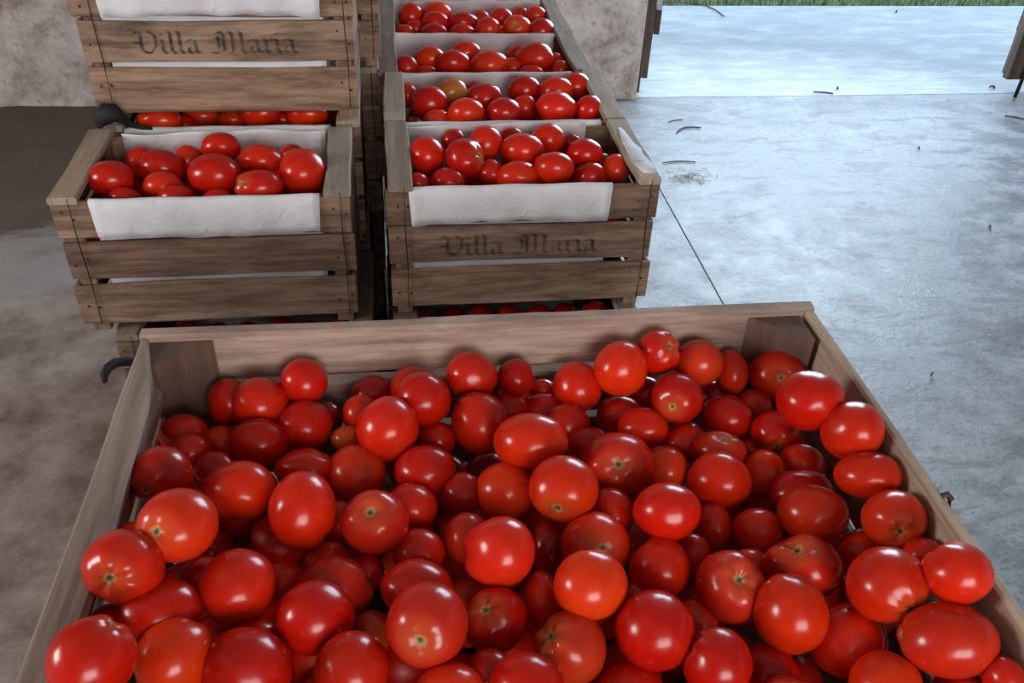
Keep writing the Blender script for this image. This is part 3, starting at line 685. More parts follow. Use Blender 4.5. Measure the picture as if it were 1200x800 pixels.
POS={
'bin':[(-0.2213,0.9002,0.8542,0.0292),(-0.1782,0.8781,0.8694,0.0334),(-0.1260,0.8995,0.8827,0.0296),(-0.2690,0.8472,0.8517,0.0274),(-0.2555,0.8084,0.8603,0.0229),(-0.2273,0.8445,0.8347,0.0241),(-0.1763,0.8201,0.8561,0.0327),(-0.2640,0.7283,0.9014,0.0327),(-0.2221,0.7753,0.8536,0.0261),(-0.1855,0.7246,0.8745,0.0365),(-0.2202,0.6170,0.9410,0.0364),(-0.1202,0.7737,0.8506,0.0310),(-0.1140,0.6767,0.8866,0.0388),(-0.2748,0.6450,0.8940,0.0210),(-0.2621,0.5722,0.9403,0.0347),(-0.2340,0.5476,0.9020,0.0343),(-0.2793,0.5475,0.8939,0.0165),(-0.2616,0.4656,0.9543,0.0346),(-0.2140,0.5007,0.8957,0.0341),(-0.1686,0.5791,0.8907,0.0363),(-0.2095,0.6090,0.8646,0.0266),(-0.1339,0.6178,0.8417,0.0248),(-0.0786,0.5953,0.8586,0.0349),(-0.0932,0.5428,0.8833,0.0356),(-0.1521,0.4934,0.8831,0.0386),(-0.1534,0.5411,0.8591,0.0226),(-0.0592,0.4858,0.8762,0.0345),(-0.0425,0.5451,0.8468,0.0214),(-0.0374,0.6612,0.8775,0.0354),(0.0013,0.7021,0.8522,0.0287),(0.0074,0.6360,0.8541,0.0268),(-0.0769,0.6963,0.8397,0.0247),(-0.0882,0.6429,0.8391,0.0246),(-0.0478,0.6252,0.8393,0.0189),(0.0019,0.5803,0.8674,0.0323),(0.0112,0.5105,0.9022,0.0382),(0.0783,0.5415,0.8561,0.0325),(0.1295,0.5695,0.8411,0.0259),(0.0286,0.4578,0.8713,0.0290),(0.0669,0.4821,0.8581,0.0235),(0.0955,0.4498,0.8808,0.0328),(0.0884,0.5951,0.8936,0.0363),(0.1091,0.7192,0.8515,0.0344),(0.0600,0.7248,0.8460,0.0246),(0.0603,0.6489,0.8541,0.0277),(0.1693,0.6811,0.8898,0.0376),(0.3078,0.7489,0.8398,0.0285),(0.2475,0.7471,0.8557,0.0412),(0.2756,0.6394,0.8877,0.0340),(0.1968,0.6256,0.8555,0.0373),(0.1492,0.6460,0.8340,0.0256),(0.1712,0.5444,0.8968,0.0354),(0.1458,0.4983,0.8635,0.0351),(0.2270,0.5003,0.8785,0.0380),(0.2597,0.5929,0.8514,0.0331),(0.3225,0.5524,0.8651,0.0363),(0.3590,0.5907,0.8484,0.0205),(0.2784,0.4614,0.8731,0.0327),(0.2862,0.5369,0.8346,0.0219),(0.2275,0.5634,0.8409,0.0177),(0.1989,0.4589,0.8419,0.0305),(0.3401,0.4687,0.8389,0.0269),(0.3662,0.5061,0.8769,0.0373),(0.4087,0.5719,0.8629,0.0381),(0.4242,0.4874,0.8512,0.0372),(0.4558,0.5055,0.9123,0.0373),(0.4901,0.4461,0.9033,0.0389),(0.5099,0.4899,0.9413,0.0306),(0.5207,0.5484,0.8976,0.0188),(0.5083,0.5937,0.9041,0.0316),(0.4926,0.6001,0.8450,0.0263),(0.5069,0.6536,0.9071,0.0314),(0.4451,0.6389,0.8689,0.0356),(0.4595,0.6929,0.8430,0.0334),(0.3875,0.6430,0.8423,0.0265),(0.3645,0.7137,0.8506,0.0368),(0.4308,0.7378,0.8327,0.0293),(0.4826,0.7469,0.8344,0.0280),(0.3448,0.6627,0.8302,0.0243),(0.3080,0.6221,0.8335,0.0221),(0.4304,0.4284,0.8672,0.0313),(0.5209,0.4041,0.9006,0.0191),(0.5044,0.4121,0.8558,0.0293),(0.3360,0.4263,0.8612,0.0230),(0.2258,0.6766,0.8468,0.0285),(-0.0426,0.9022,0.8519,0.0271),(0.0142,0.8971,0.8624,0.0325),(0.0222,0.8547,0.8818,0.0344),(0.0863,0.8952,0.8825,0.0329),(-0.0550,0.8646,0.8542,0.0242),(-0.0221,0.8082,0.8769,0.0388),(-0.0719,0.8294,0.8455,0.0188),(-0.0620,0.7702,0.8441,0.0353),(-0.1250,0.8514,0.8509,0.0338),(-0.1004,0.8885,0.8290,0.0209),(0.0347,0.8236,0.8411,0.0244),(0.0202,0.7568,0.8538,0.0335),(0.0916,0.8317,0.8566,0.0378),(0.1438,0.8988,0.8722,0.0250),(0.1838,0.9111,0.8366,0.0178),(0.1440,0.9042,0.8284,0.0250),(0.1337,0.8667,0.8430,0.0237),(0.1805,0.8732,0.8300,0.0297),(0.2230,0.8874,0.8615,0.0330),(0.1428,0.7606,0.8876,0.0386),(0.2021,0.8329,0.8434,0.0293),(0.2253,0.7958,0.8385,0.0266),(0.2791,0.8851,0.8897,0.0360),(0.3310,0.9004,0.9021,0.0291),(0.3884,0.8970,0.8854,0.0322),(0.4393,0.9014,0.8621,0.0261),(0.3456,0.8414,0.8731,0.0328),(0.2815,0.8656,0.8253,0.0293),(0.3242,0.9027,0.8259,0.0255),(0.2986,0.8216,0.8424,0.0298),(0.3523,0.8039,0.8280,0.0282),(0.4178,0.8399,0.8358,0.0324),(0.4188,0.8974,0.8249,0.0216),(0.5014,0.8934,0.8611,0.0363),(0.4652,0.8666,0.8272,0.0253),(0.4710,0.7528,0.9362,0.0380),(0.4681,0.7999,0.8422,0.0300),(0.5060,0.7059,0.9272,0.0347),(0.3817,0.7688,0.8450,0.0293),(0.4376,0.7951,0.8174,0.0148),(0.3917,0.7418,0.7439,0.0369),(-0.0346,0.1412,0.7505,0.0310),(0.0328,0.2360,0.7793,0.0368),(0.5045,0.6254,0.7190,0.0364),(0.0644,0.1174,0.8312,0.0364),(0.3900,0.2645,0.8277,0.0334),(0.2650,0.1587,0.7481,0.0322),(-0.0685,0.8028,0.7190,0.0346),(0.2488,0.7939,0.7275,0.0336),(0.4172,0.7969,0.7190,0.0353),(0.2625,0.1005,0.7418,0.0322),(0.0803,0.2728,0.7190,0.0338),(0.3783,0.1149,0.8301,0.0365),(0.2742,0.4553,0.7767,0.0345),(-0.0674,0.3454,0.7581,0.0366),(0.1328,0.4619,0.7196,0.0355),(-0.2494,0.8595,0.7190,0.0318),(0.3896,0.3707,0.7933,0.0349),(0.0503,0.8656,0.7320,0.0321),(-0.0669,0.6900,0.7519,0.0314),(0.2495,0.4509,0.7190,0.0346),(0.2289,0.1408,0.8252,0.0311),(0.2271,0.4126,0.7713,0.0313),(-0.0966,0.3987,0.7797,0.0333),(-0.0096,0.6865,0.7587,0.0321),(0.4791,0.8948,0.7501,0.0350),(0.3478,0.3376,0.8249,0.0327),(0.4081,0.4159,0.7563,0.0325),(0.1091,0.8764,0.7200,0.0343),(0.0471,0.1024,0.7542,0.0341),(0.2131,0.3371,0.8238,0.0361),(-0.0265,0.4004,0.7948,0.0359),(0.3654,0.2584,0.7190,0.0366),(-0.1994,0.7922,0.7672,0.0317),(-0.1602,0.5371,0.7321,0.0313),(0.0863,0.5650,0.7190,0.0355),(0.4064,0.3339,0.7259,0.0334),(-0.2064,0.0998,0.7190,0.0313),(0.0021,0.8590,0.7700,0.0342),(0.1277,0.4256,0.7751,0.0329),(0.4062,0.3239,0.8288,0.0323),(0.0267,0.5888,0.7190,0.0350),(0.1473,0.6275,0.7673,0.0354),(-0.2641,0.1072,0.7190,0.0326),(-0.1049,0.2690,0.7190,0.0350),(-0.1076,0.5748,0.7738,0.0324),(0.0021,0.3869,0.7252,0.0363),(0.2639,0.7056,0.7741,0.0334),(0.0178,0.6508,0.7190,0.0338),(0.3530,0.2198,0.8142,0.0320),(0.1088,0.7036,0.7353,0.0338),(-0.0320,0.1548,0.8179,0.0327),(-0.2241,0.5338,0.7530,0.0357),(0.3841,0.1280,0.7696,0.0318),(0.1055,0.1376,0.7861,0.0342),(0.1741,0.5556,0.7558,0.0334),(0.2208,0.2918,0.7505,0.0365),(0.2707,0.1844,0.8260,0.0349),(0.3155,0.8658,0.7190,0.0344),(0.0848,0.3797,0.8289,0.0319),(-0.2628,0.3009,0.7675,0.0316),(-0.1473,0.6397,0.7190,0.0346),(-0.2131,0.2643,0.7618,0.0365),(0.1257,0.5246,0.7419,0.0315),(-0.0453,0.4822,0.7662,0.0335),(-0.1156,0.6927,0.7190,0.0332),(-0.1227,0.2131,0.8092,0.0311),(0.4441,0.3835,0.7190,0.0347),(-0.2629,0.1666,0.7302,0.0338),(0.0514,0.5838,0.8157,0.0339),(0.4292,0.2748,0.7236,0.0360),(0.4344,0.1616,0.7731,0.0347),(0.0244,0.7133,0.7190,0.0324),(0.2414,0.5153,0.7190,0.0368),(0.3183,0.7562,0.7663,0.0365),(0.0261,0.2792,0.8280,0.0352),(0.4127,0.4608,0.7190,0.0317),(0.0357,0.1531,0.7190,0.0348),(-0.1071,0.1389,0.7605,0.0310),(0.0918,0.1247,0.7190,0.0327),(0.4711,0.2493,0.8336,0.0336),(0.5055,0.2088,0.7190,0.0338),(0.3195,0.1564,0.7190,0.0357),(0.4482,0.1394,0.8303,0.0344),(0.0990,0.2888,0.7765,0.0349),(0.4853,0.1020,0.7971,0.0337),(-0.1182,0.4571,0.7635,0.0354),(0.2861,0.2870,0.7739,0.0321),(0.0482,0.3988,0.7711,0.0364),(0.3447,0.3472,0.7238,0.0360),(-0.2126,0.3940,0.7787,0.0365),(0.1384,0.1756,0.8289,0.0367),(0.1901,0.7823,0.7474,0.0357),(-0.0101,0.8100,0.7360,0.0327),(0.4795,0.2080,0.7774,0.0365),(0.1042,0.4832,0.7817,0.0359),(-0.1639,0.3879,0.8242,0.0338),(-0.0030,0.7538,0.7508,0.0316),(0.3099,0.1107,0.8204,0.0368),(0.4980,0.3022,0.8249,0.0323),(0.2452,0.2438,0.7190,0.0320),(-0.1942,0.1582,0.7190,0.0343),(-0.1168,0.7589,0.7190,0.0362),(0.3721,0.1010,0.7190,0.0326),(-0.1999,0.8468,0.7471,0.0323),(-0.2611,0.8278,0.7703,0.0357),(-0.0817,0.5705,0.7190,0.0344),(0.5063,0.3895,0.7270,0.0344),(0.1914,0.2322,0.8129,0.0346),(0.4909,0.5611,0.7190,0.0359),(0.3699,0.6170,0.7637,0.0357),(0.2706,0.3135,0.7190,0.0326),(0.1383,0.1630,0.7410,0.0332),(-0.1237,0.3081,0.7680,0.0370),(0.1627,0.2794,0.7800,0.0360),(0.5065,0.8212,0.7751,0.0342),(-0.0308,0.5974,0.7399,0.0329),(-0.2113,0.6470,0.7244,0.0364),(0.1540,0.6659,0.7190,0.0327),(-0.1005,0.8882,0.7190,0.0338),(-0.0769,0.1693,0.7190,0.0346),(0.1737,0.1251,0.8056,0.0356),(-0.0891,0.2531,0.7789,0.0352),(0.4776,0.8208,0.7190,0.0351),(-0.2155,0.1953,0.8284,0.0322),(0.0386,0.1751,0.8306,0.0330),(0.4488,0.3708,0.8191,0.0355),(0.4345,0.2538,0.7839,0.0345),(-0.0894,0.6324,0.7469,0.0365),(0.4971,0.0999,0.7244,0.0314),(0.0391,0.5350,0.7540,0.0369),(0.1776,0.5064,0.7190,0.0340),(0.2320,0.5770,0.7636,0.0328),(-0.1253,0.2046,0.7249,0.0316),(-0.0290,0.4398,0.7190,0.0314),(0.2755,0.7361,0.7190,0.0369),(0.4343,0.2096,0.7190,0.0357),(0.1273,0.3959,0.7190,0.0369),(0.3111,0.8018,0.7190,0.0361),(-0.1123,0.5051,0.7190,0.0336),(0.4618,0.7730,0.7538,0.0322),(0.0677,0.7413,0.7633,0.0342),(0.0670,0.2274,0.8315,0.0324),(0.2497,0.2403,0.7770,0.0320),(0.1878,0.5736,0.8131,0.0343),(-0.0673,0.1027,0.7190,0.0344),(0.1089,0.2152,0.7190,0.0369),(0.2652,0.3896,0.7295,0.0358),(-0.0888,0.5200,0.7781,0.0311),(-0.1319,0.7950,0.7672,0.0320),(0.2155,0.5158,0.7784,0.0344),(-0.1774,0.5681,0.7816,0.0352),(0.3114,0.4969,0.7352,0.0369),(0.4372,0.1026,0.7328,0.0343),(0.4591,0.6128,0.7622,0.0338),(0.1497,0.1064,0.7499,0.0311),(0.2130,0.1648,0.7190,0.0336),(0.4709,0.1553,0.7190,0.0362),(-0.1798,0.6406,0.7796,0.0314),(-0.1511,0.2485,0.7674,0.0342),(0.1662,0.7279,0.7190,0.0367),(0.0933,0.8136,0.7190,0.0368),(0.3882,0.4940,0.7702,0.0311),(0.0418,0.7743,0.7190,0.0328),(0.0163,0.2412,0.7190,0.0322),(0.0279,0.3100,0.7223,0.0369),(0.2753,0.5720,0.7190,0.0358),(0.2859,0.6647,0.7272,0.0326),(0.1121,0.2198,0.7914,0.0333),(0.0009,0.3391,0.7744,0.0351),(-0.0355,0.2657,0.7242,0.0312),(0.1424,0.5900,0.7190,0.0320),(0.2759,0.3185,0.8267,0.0357),(0.0773,0.4340,0.7277,0.0328),(-0.0579,0.7445,0.7337,0.0324),(-0.1887,0.3776,0.7190,0.0365),(0.0090,0.1743,0.7759,0.0353),(-0.1739,0.2415,0.8272,0.0361),(0.1001,0.6348,0.7190,0.0357),(0.1104,0.2695,0.8351,0.0341),(-0.2645,0.1005,0.7775,0.0321),(0.0743,0.3563,0.7190,0.0352),(0.0078,0.6283,0.7759,0.0343),(0.3227,0.1036,0.7563,0.0354),(0.1244,0.7661,0.7514,0.0350),(0.3653,0.6641,0.7190,0.0357),(0.4745,0.5213,0.7625,0.0313),(-0.0723,0.8195,0.7771,0.0320),(0.0133,0.4845,0.7190,0.0363),(0.3230,0.6154,0.7190,0.0351),(0.3797,0.3029,0.7746,0.0362),(0.3642,0.1971,0.7269,0.0313),(0.4039,0.1534,0.7190,0.0341),(0.4501,0.3105,0.7938,0.0311),(-0.0026,0.1052,0.7190,0.0319),(-0.2645,0.5785,0.7433,0.0313),(-0.1788,0.7612,0.7226,0.0321),(0.1975,0.6247,0.7190,0.0325),(0.3576,0.4484,0.7554,0.0314),(-0.1587,0.1535,0.8079,0.0349),(0.2949,0.3793,0.8150,0.0345),(0.3116,0.4334,0.7190,0.0351),(0.1696,0.8534,0.7190,0.0369),(0.0679,0.6204,0.7703,0.0327),(-0.1938,0.4916,0.7190,0.0325),(-0.2176,0.1338,0.8186,0.0328),(0.1712,0.2904,0.8439,0.0359),(0.5058,0.3614,0.7835,0.0349),(0.1628,0.7190,0.7840,0.0355),(0.3949,0.2085,0.7748,0.0324),(-0.1746,0.6967,0.7190,0.0318),(-0.0509,0.2040,0.7696,0.0338),(-0.0263,0.5376,0.7190,0.0364),(0.0448,0.8153,0.7621,0.0326),(0.1081,0.6705,0.7954,0.0356),(-0.0166,0.1895,0.7190,0.0352),(-0.1751,0.4368,0.7477,0.0332),(0.3036,0.2189,0.7190,0.0352),(0.0236,0.3684,0.8279,0.0365),(0.1448,0.3377,0.7355,0.0323),(0.1852,0.3747,0.7577,0.0326),(0.2953,0.3458,0.7632,0.0333),(-0.1641,0.3070,0.7190,0.0322),(-0.2198,0.1732,0.7730,0.0334),(0.3051,0.5797,0.7760,0.0354),(-0.1255,0.3645,0.7328,0.0361),(0.4041,0.5282,0.7190,0.0350),(-0.2472,0.3958,0.8330,0.0343),(0.4216,0.1987,0.8308,0.0365),(-0.2427,0.7589,0.7461,0.0321),(0.0778,0.4952,0.7190,0.0352),(0.4662,0.3257,0.7190,0.0333),(0.3447,0.5542,0.7255,0.0366),(0.1714,0.2078,0.7190,0.0322),(0.4956,0.6696,0.7625,0.0325),(0.1676,0.2868,0.7190,0.0317),(0.1999,0.1049,0.7190,0.0337),(-0.0169,0.5529,0.7831,0.0351),(0.0890,0.3495,0.7787,0.0328),(-0.0366,0.2731,0.8118,0.0364),(-0.2244,0.2156,0.7190,0.0358),(0.3377,0.3961,0.7724,0.0326),(0.0419,0.4694,0.7748,0.0346),(0.0707,0.1841,0.7619,0.0349),(-0.2648,0.5028,0.7190,0.0318),(0.0558,0.6797,0.7594,0.0349),(0.4891,0.7228,0.7328,0.0348),(0.4660,0.4376,0.7467,0.0362),(-0.2401,0.4495,0.7190,0.0328),(-0.0858,0.4305,0.7190,0.0318),(0.3323,0.2801,0.8122,0.0343),(-0.2564,0.6803,0.7593,0.0361),(-0.2628,0.3776,0.7401,0.0317),(-0.1582,0.7355,0.7733,0.0322),(0.3396,0.1650,0.8274,0.0316),(0.4295,0.8655,0.7190,0.0369),(0.2215,0.1843,0.7836,0.0356),(-0.2197,0.3279,0.7390,0.0316),(-0.0639,0.2130,0.8313,0.0361),(0.2403,0.2665,0.8297,0.0336),(0.2172,0.6792,0.7190,0.0311),(0.2573,0.8517,0.7190,0.0314),(0.3380,0.7198,0.7190,0.0325),(0.2166,0.3449,0.7190,0.0312),(0.5086,0.5720,0.7771,0.0320),(0.3650,0.4049,0.7190,0.0314),(0.5087,0.2628,0.7796,0.0318),(0.4974,0.4829,0.7190,0.0316),(0.0973,0.5621,0.7808,0.0335),(0.5048,0.2759,0.7190,0.0360)],
'C1':[(0.0624,1.6285,0.8480,0.0359),(0.1345,1.6099,0.8480,0.0391),(0.1832,1.6792,0.8480,0.0353),(0.2527,1.6399,0.8480,0.0397),(0.3123,1.6905,0.8480,0.0348),(0.3744,1.6176,0.8488,0.0330),(0.3036,1.5605,0.8480,0.0351),(0.0974,1.5532,0.8260,0.0317),(0.2356,1.5652,0.8291,0.0367),(0.1864,1.5925,0.8228,0.0284),(0.3784,1.5643,0.8262,0.0308),(0.4333,1.5869,0.8302,0.0296),(0.0405,1.5489,0.8260,0.0235),(0.1213,1.7227,0.8363,0.0245),(0.2399,1.7209,0.8383,0.0264),(0.3640,1.7122,0.8260,0.0258),(0.4154,1.6279,0.8207,0.0241)],
'C2':[(0.0806,1.8978,0.8466,0.0393),(0.0365,1.9951,0.8260,0.0264),(0.1333,1.9513,0.8480,0.0345),(0.2048,1.9138,0.8480,0.0378),(0.1563,1.8333,0.8480,0.0365),(0.2378,1.8352,0.8480,0.0349),(0.3004,1.9667,0.8467,0.0360),(0.2958,1.9117,0.8273,0.0298),(0.3730,1.9531,0.8487,0.0368),(0.3572,1.8551,0.8480,0.0400),(0.4255,1.9872,0.8473,0.0327),(0.4283,1.8479,0.8480,0.0300),(0.0945,1.8416,0.8275,0.0293),(0.1933,2.0144,0.8268,0.0248)],
'C3':[(0.0391,2.1225,0.8480,0.0265),(0.0978,2.1774,0.8466,0.0343),(0.1497,2.1176,0.8566,0.0354),(0.1879,2.2163,0.8480,0.0338),(0.2368,2.1303,0.8480,0.0409),(0.2989,2.1649,0.8262,0.0264),(0.3572,2.1744,0.8462,0.0440),(0.1394,2.1521,0.8173,0.0299),(0.3403,2.1182,0.8294,0.0267),(0.4150,2.1397,0.8285,0.0263),(0.3268,2.2529,0.8260,0.0315),(0.0837,2.1310,0.8273,0.0244),(0.4120,2.1997,0.8242,0.0291)],
'C4':[(0.0625,2.5225,0.8463,0.0352),(0.1336,2.5311,0.8477,0.0375),(0.1243,2.4675,0.8435,0.0344),(0.1199,2.4146,0.8318,0.0325),(0.1993,2.4658,0.8434,0.0355),(0.1950,2.4110,0.8307,0.0326),(0.2608,2.3932,0.8517,0.0317),(0.2571,2.5559,0.8260,0.0276),(0.3080,2.4989,0.8480,0.0305),(0.3397,2.4038,0.8495,0.0365),(0.4056,2.5142,0.8480,0.0297),(0.4045,2.3824,0.8482,0.0353),(0.2924,2.4252,0.8189,0.0334),(0.3606,2.3587,0.8269,0.0271),(0.0406,2.4343,0.8271,0.0261),(0.0713,2.4713,0.8258,0.0288),(0.3724,2.5609,0.8343,0.0254)],
'L1':[(-0.5131,1.5580,0.8463,0.0371),(-0.4851,1.6693,0.8260,0.0305),(-0.4356,1.6116,0.8401,0.0391),(-0.3980,1.6729,0.8260,0.0299),(-0.3345,1.6807,0.8480,0.0338),(-0.3297,1.5610,0.8470,0.0431),(-0.2530,1.6125,0.8507,0.0369),(-0.1707,1.5576,0.8519,0.0436),(-0.2447,1.5093,0.8480,0.0365),(-0.4242,1.5553,0.8314,0.0319),(-0.3943,1.5137,0.8287,0.0273),(-0.4837,1.5166,0.8278,0.0241),(-0.3193,1.5065,0.8270,0.0227),(-0.2003,1.6835,0.8260,0.0253),(-0.2152,1.5830,0.8220,0.0242),(-0.2972,1.6087,0.8231,0.0228)],
'L2':[(-0.4722,1.8098,0.8505,0.0366),(-0.3392,1.8664,0.8260,0.0288),(-0.2741,1.8369,0.8510,0.0350),(-0.1788,1.8400,0.8480,0.0360),(-0.4057,1.8900,0.8250,0.0343),(-0.4347,1.8427,0.8237,0.0284),(-0.2354,1.8647,0.8229,0.0282)]}

NT, NP = 20, 30
def tomato_verts(r, lobes=None, amp=None, dimple=None, flat=None):
    lobes = lobes or r.choice((3, 4, 5, 5, 6)); amp = r.uniform(.008, .035) if amp is None else amp
    dimple = r.uniform(.10, .18) if dimple is None else dimple
    ph, ph2 = r.uniform(0, 6), r.uniform(0, 6); nb = [(np.array([r.gauss(0, 1) for _ in range(3)]), r.uniform(0, 6), r.uniform(.012, .035)) for _ in range(3)]
    th = np.concatenate([[0], np.linspace(.07, 1.0, 7), np.linspace(1.2, PI - .25, NT - 9), [PI]])
    n = len(th); V = []; A = []
    for i, t in enumerate(th):
        for k in range(NP if 0 < i < n - 1 else 1):
            p = 2 * PI * k / NP
            st, ct = math.sin(t), math.cos(t)
            lw = math.exp(-((t - .55) / .55) ** 2) + .25 * math.exp(-((t - 1.5) / .7) ** 2)
            rad = 1 + amp * lw * (math.cos(lobes * p + ph) + .6 * math.cos((lobes - 1) * p + ph2))
            d = np.array([st * math.cos(p), st * math.sin(p), ct])
            for q, a, g in nb: rad += g * math.sin(1.3 * q.dot(d) + a)
            z = ct * rad; z -= dimple * math.exp(-(t / .30) ** 2); z += .03 * math.exp(-((PI - t) / .3) ** 2)
            V.append((st * math.cos(p) * rad, st * math.sin(p) * rad, z)); A.append(t / 1.6)
    F = []
    def idx(i, k): return 0 if i == 0 else (1 + (n - 2) * NP if i == n - 1 else 1 + (i - 1) * NP + k % NP)
    for k in range(NP):
        F.append((0, idx(1, k), idx(1, k + 1))); F.append((idx(n - 1, 0), idx(n - 2, k + 1), idx(n - 2, k)))
        for i in range(1, n - 2): F.append((idx(i, k), idx(i + 1, k), idx(i + 1, k + 1), idx(i, k + 1)))
    V = np.array(V); V -= (V.max(0) + V.min(0)) / 2; V /= (V.max(0) - V.min(0)).prod() ** (1 / 3) / 2
    return V, F, np.array(A)
def rot_to(axis, spin):
    q = Vector((0, 0, 1)).rotation_difference(Vector(axis)); return np.array((q.to_matrix() @ Matrix.Rotation(spin, 3, 'Z')))
def tomato_mesh(V, F, A, z=1.0):
    me = mesh('tomato', V, F)
    a = me.attributes.new('pole', 'FLOAT_VECTOR', 'POINT'); a.data.foreach_set('vector', np.stack([A, A * 0, A * 0 + z], 1).astype('f').ravel())
    return me
REDS = [(.55, .011, .0025), (.61, .017, .003), (.65, .025, .003), (.51, .009, .002), (.59, .018, .003), (.67, .034, .004), (.46, .007, .002)]
def colour(r, hint=None):
    c = hint or r.choice(REDS); k = r.uniform(.88, 1.08); return (c[0] * k, c[1] * k, c[2] * k, 1)
def tomato(pos, ann, r, special=None):
    """ann: x, y, rx, ry, layer[, stem x, stem y] measured in the photograph; shape is squashed as seen, set at its place"""
    x, y, rx, ry = ann[:4]; kw = dict(special or {}); hint = kw.pop('col', None); z = kw.pop('z', None); tilt = kw.pop('tilt', 0)
    V, F, A = tomato_verts(r, **kw)
    g = (rx * ry) ** .5; view = unit([(x - 600) / FPX, (y - 400) / FPX, 1])
    if len(ann) > 6:
        a, b = (ann[5] - x) / rx, (ann[6] - y) / ry; c = -math.sqrt(max(.05, 1 - min(.95, a * a + b * b))); ax = unit([a, b, c]); zz = 1.0
    else:
        for _ in range(50):
            ax = unit([r.gauss(0, 1), r.gauss(0, 1) , r.gauss(.4, 1)])
            if ax[2] > .18: break
        zz = r.uniform(.2, .7)
    if z is not None: zz = z
    V = V @ rot_to(ax, r.uniform(0, 6.28)).T                     # camera axes: right, down, forward
    ct, s_ = math.cos(tilt), math.sin(tilt)
    S = np.array([[ct, -s_, 0], [s_, ct, 0], [0, 0, 1]]); V = V @ S * np.array([rx / g, ry / g, 1.0]) @ S.T if tilt else V * np.array([rx / g, ry / g, 1.0])
    ext = (V.max(0) - V.min(0)) / 2; V = V * np.array([rx / g / ext[0], ry / g / ext[1], 1]) if not tilt else V
    W = (V * pos[3]) @ R.T
    o = link('tomato', tomato_mesh(W, F, A, zz), M['tomato'], None, True)
    o.location = pos[:3]; o.color = colour(r, hint)
    return o
OR, DK, PK = (.66, .036, .004), (.26, .004, .003), (.53, .020, .008)
# looks of single tomatoes, by their number in BIN_ANN
SP = {8: dict(col=(.40, 0.0124, 0.0040)), 10: dict(col=(.63, 0.0217, 0.0035)), 11: dict(col=(.62, 0.0260, 0.0045)), 16: dict(lobes=3, amp=.07), 23: dict(lobes=3, amp=.06, col=PK),
      28: dict(col=(.42, 0.0372, 0.0060)), 29: dict(dimple=.26, col=PK, amp=.03), 35: dict(lobes=6, amp=.05), 36: dict(col=PK, amp=.012), 42: dict(lobes=5, amp=.05, col=(.60, 0.0186, 0.0060)),
      44: dict(col=(.45, 0.0124, 0.0060)), 51: dict(col=DK), 52: dict(col=OR), 50: dict(col=(.66, 0.0310, 0.0040)), 53: dict(col=(.58, 0.0372, 0.0100), dimple=.2, amp=.04), 56: dict(dimple=.26, col=PK),
      64: dict(lobes=3, amp=.06, dimple=.22), 73: dict(col=(.58, 0.0279, 0.0050)), 66: dict(col=(.60, 0.0217, 0.0040)), 67: dict(col=(.56, 0.0217, 0.0060), lobes=3, amp=.03), 93: dict(col=(.62, 0.0744, 0.0100)),
      96: dict(col=DK), 87: dict(col=(.42, 0.0056, 0.0035)), 100: dict(col=(.42, 0.0056, 0.0045)), 106: dict(col=(.64, 0.0260, 0.0035)), 111: dict(col=(.62, 0.0341, 0.0070)), 90: dict(lobes=3, amp=.06),
      92: dict(lobes=4, amp=.03, col=(.64, 0.0186, 0.0040)), 125: dict(col=(.62, 0.0217, 0.0040)), 120: dict(col=(.44, 0.0074, 0.0045)), 126: dict(dimple=.22, col=PK), 127: dict(col=PK), 110: dict(dimple=.24, amp=.04)}
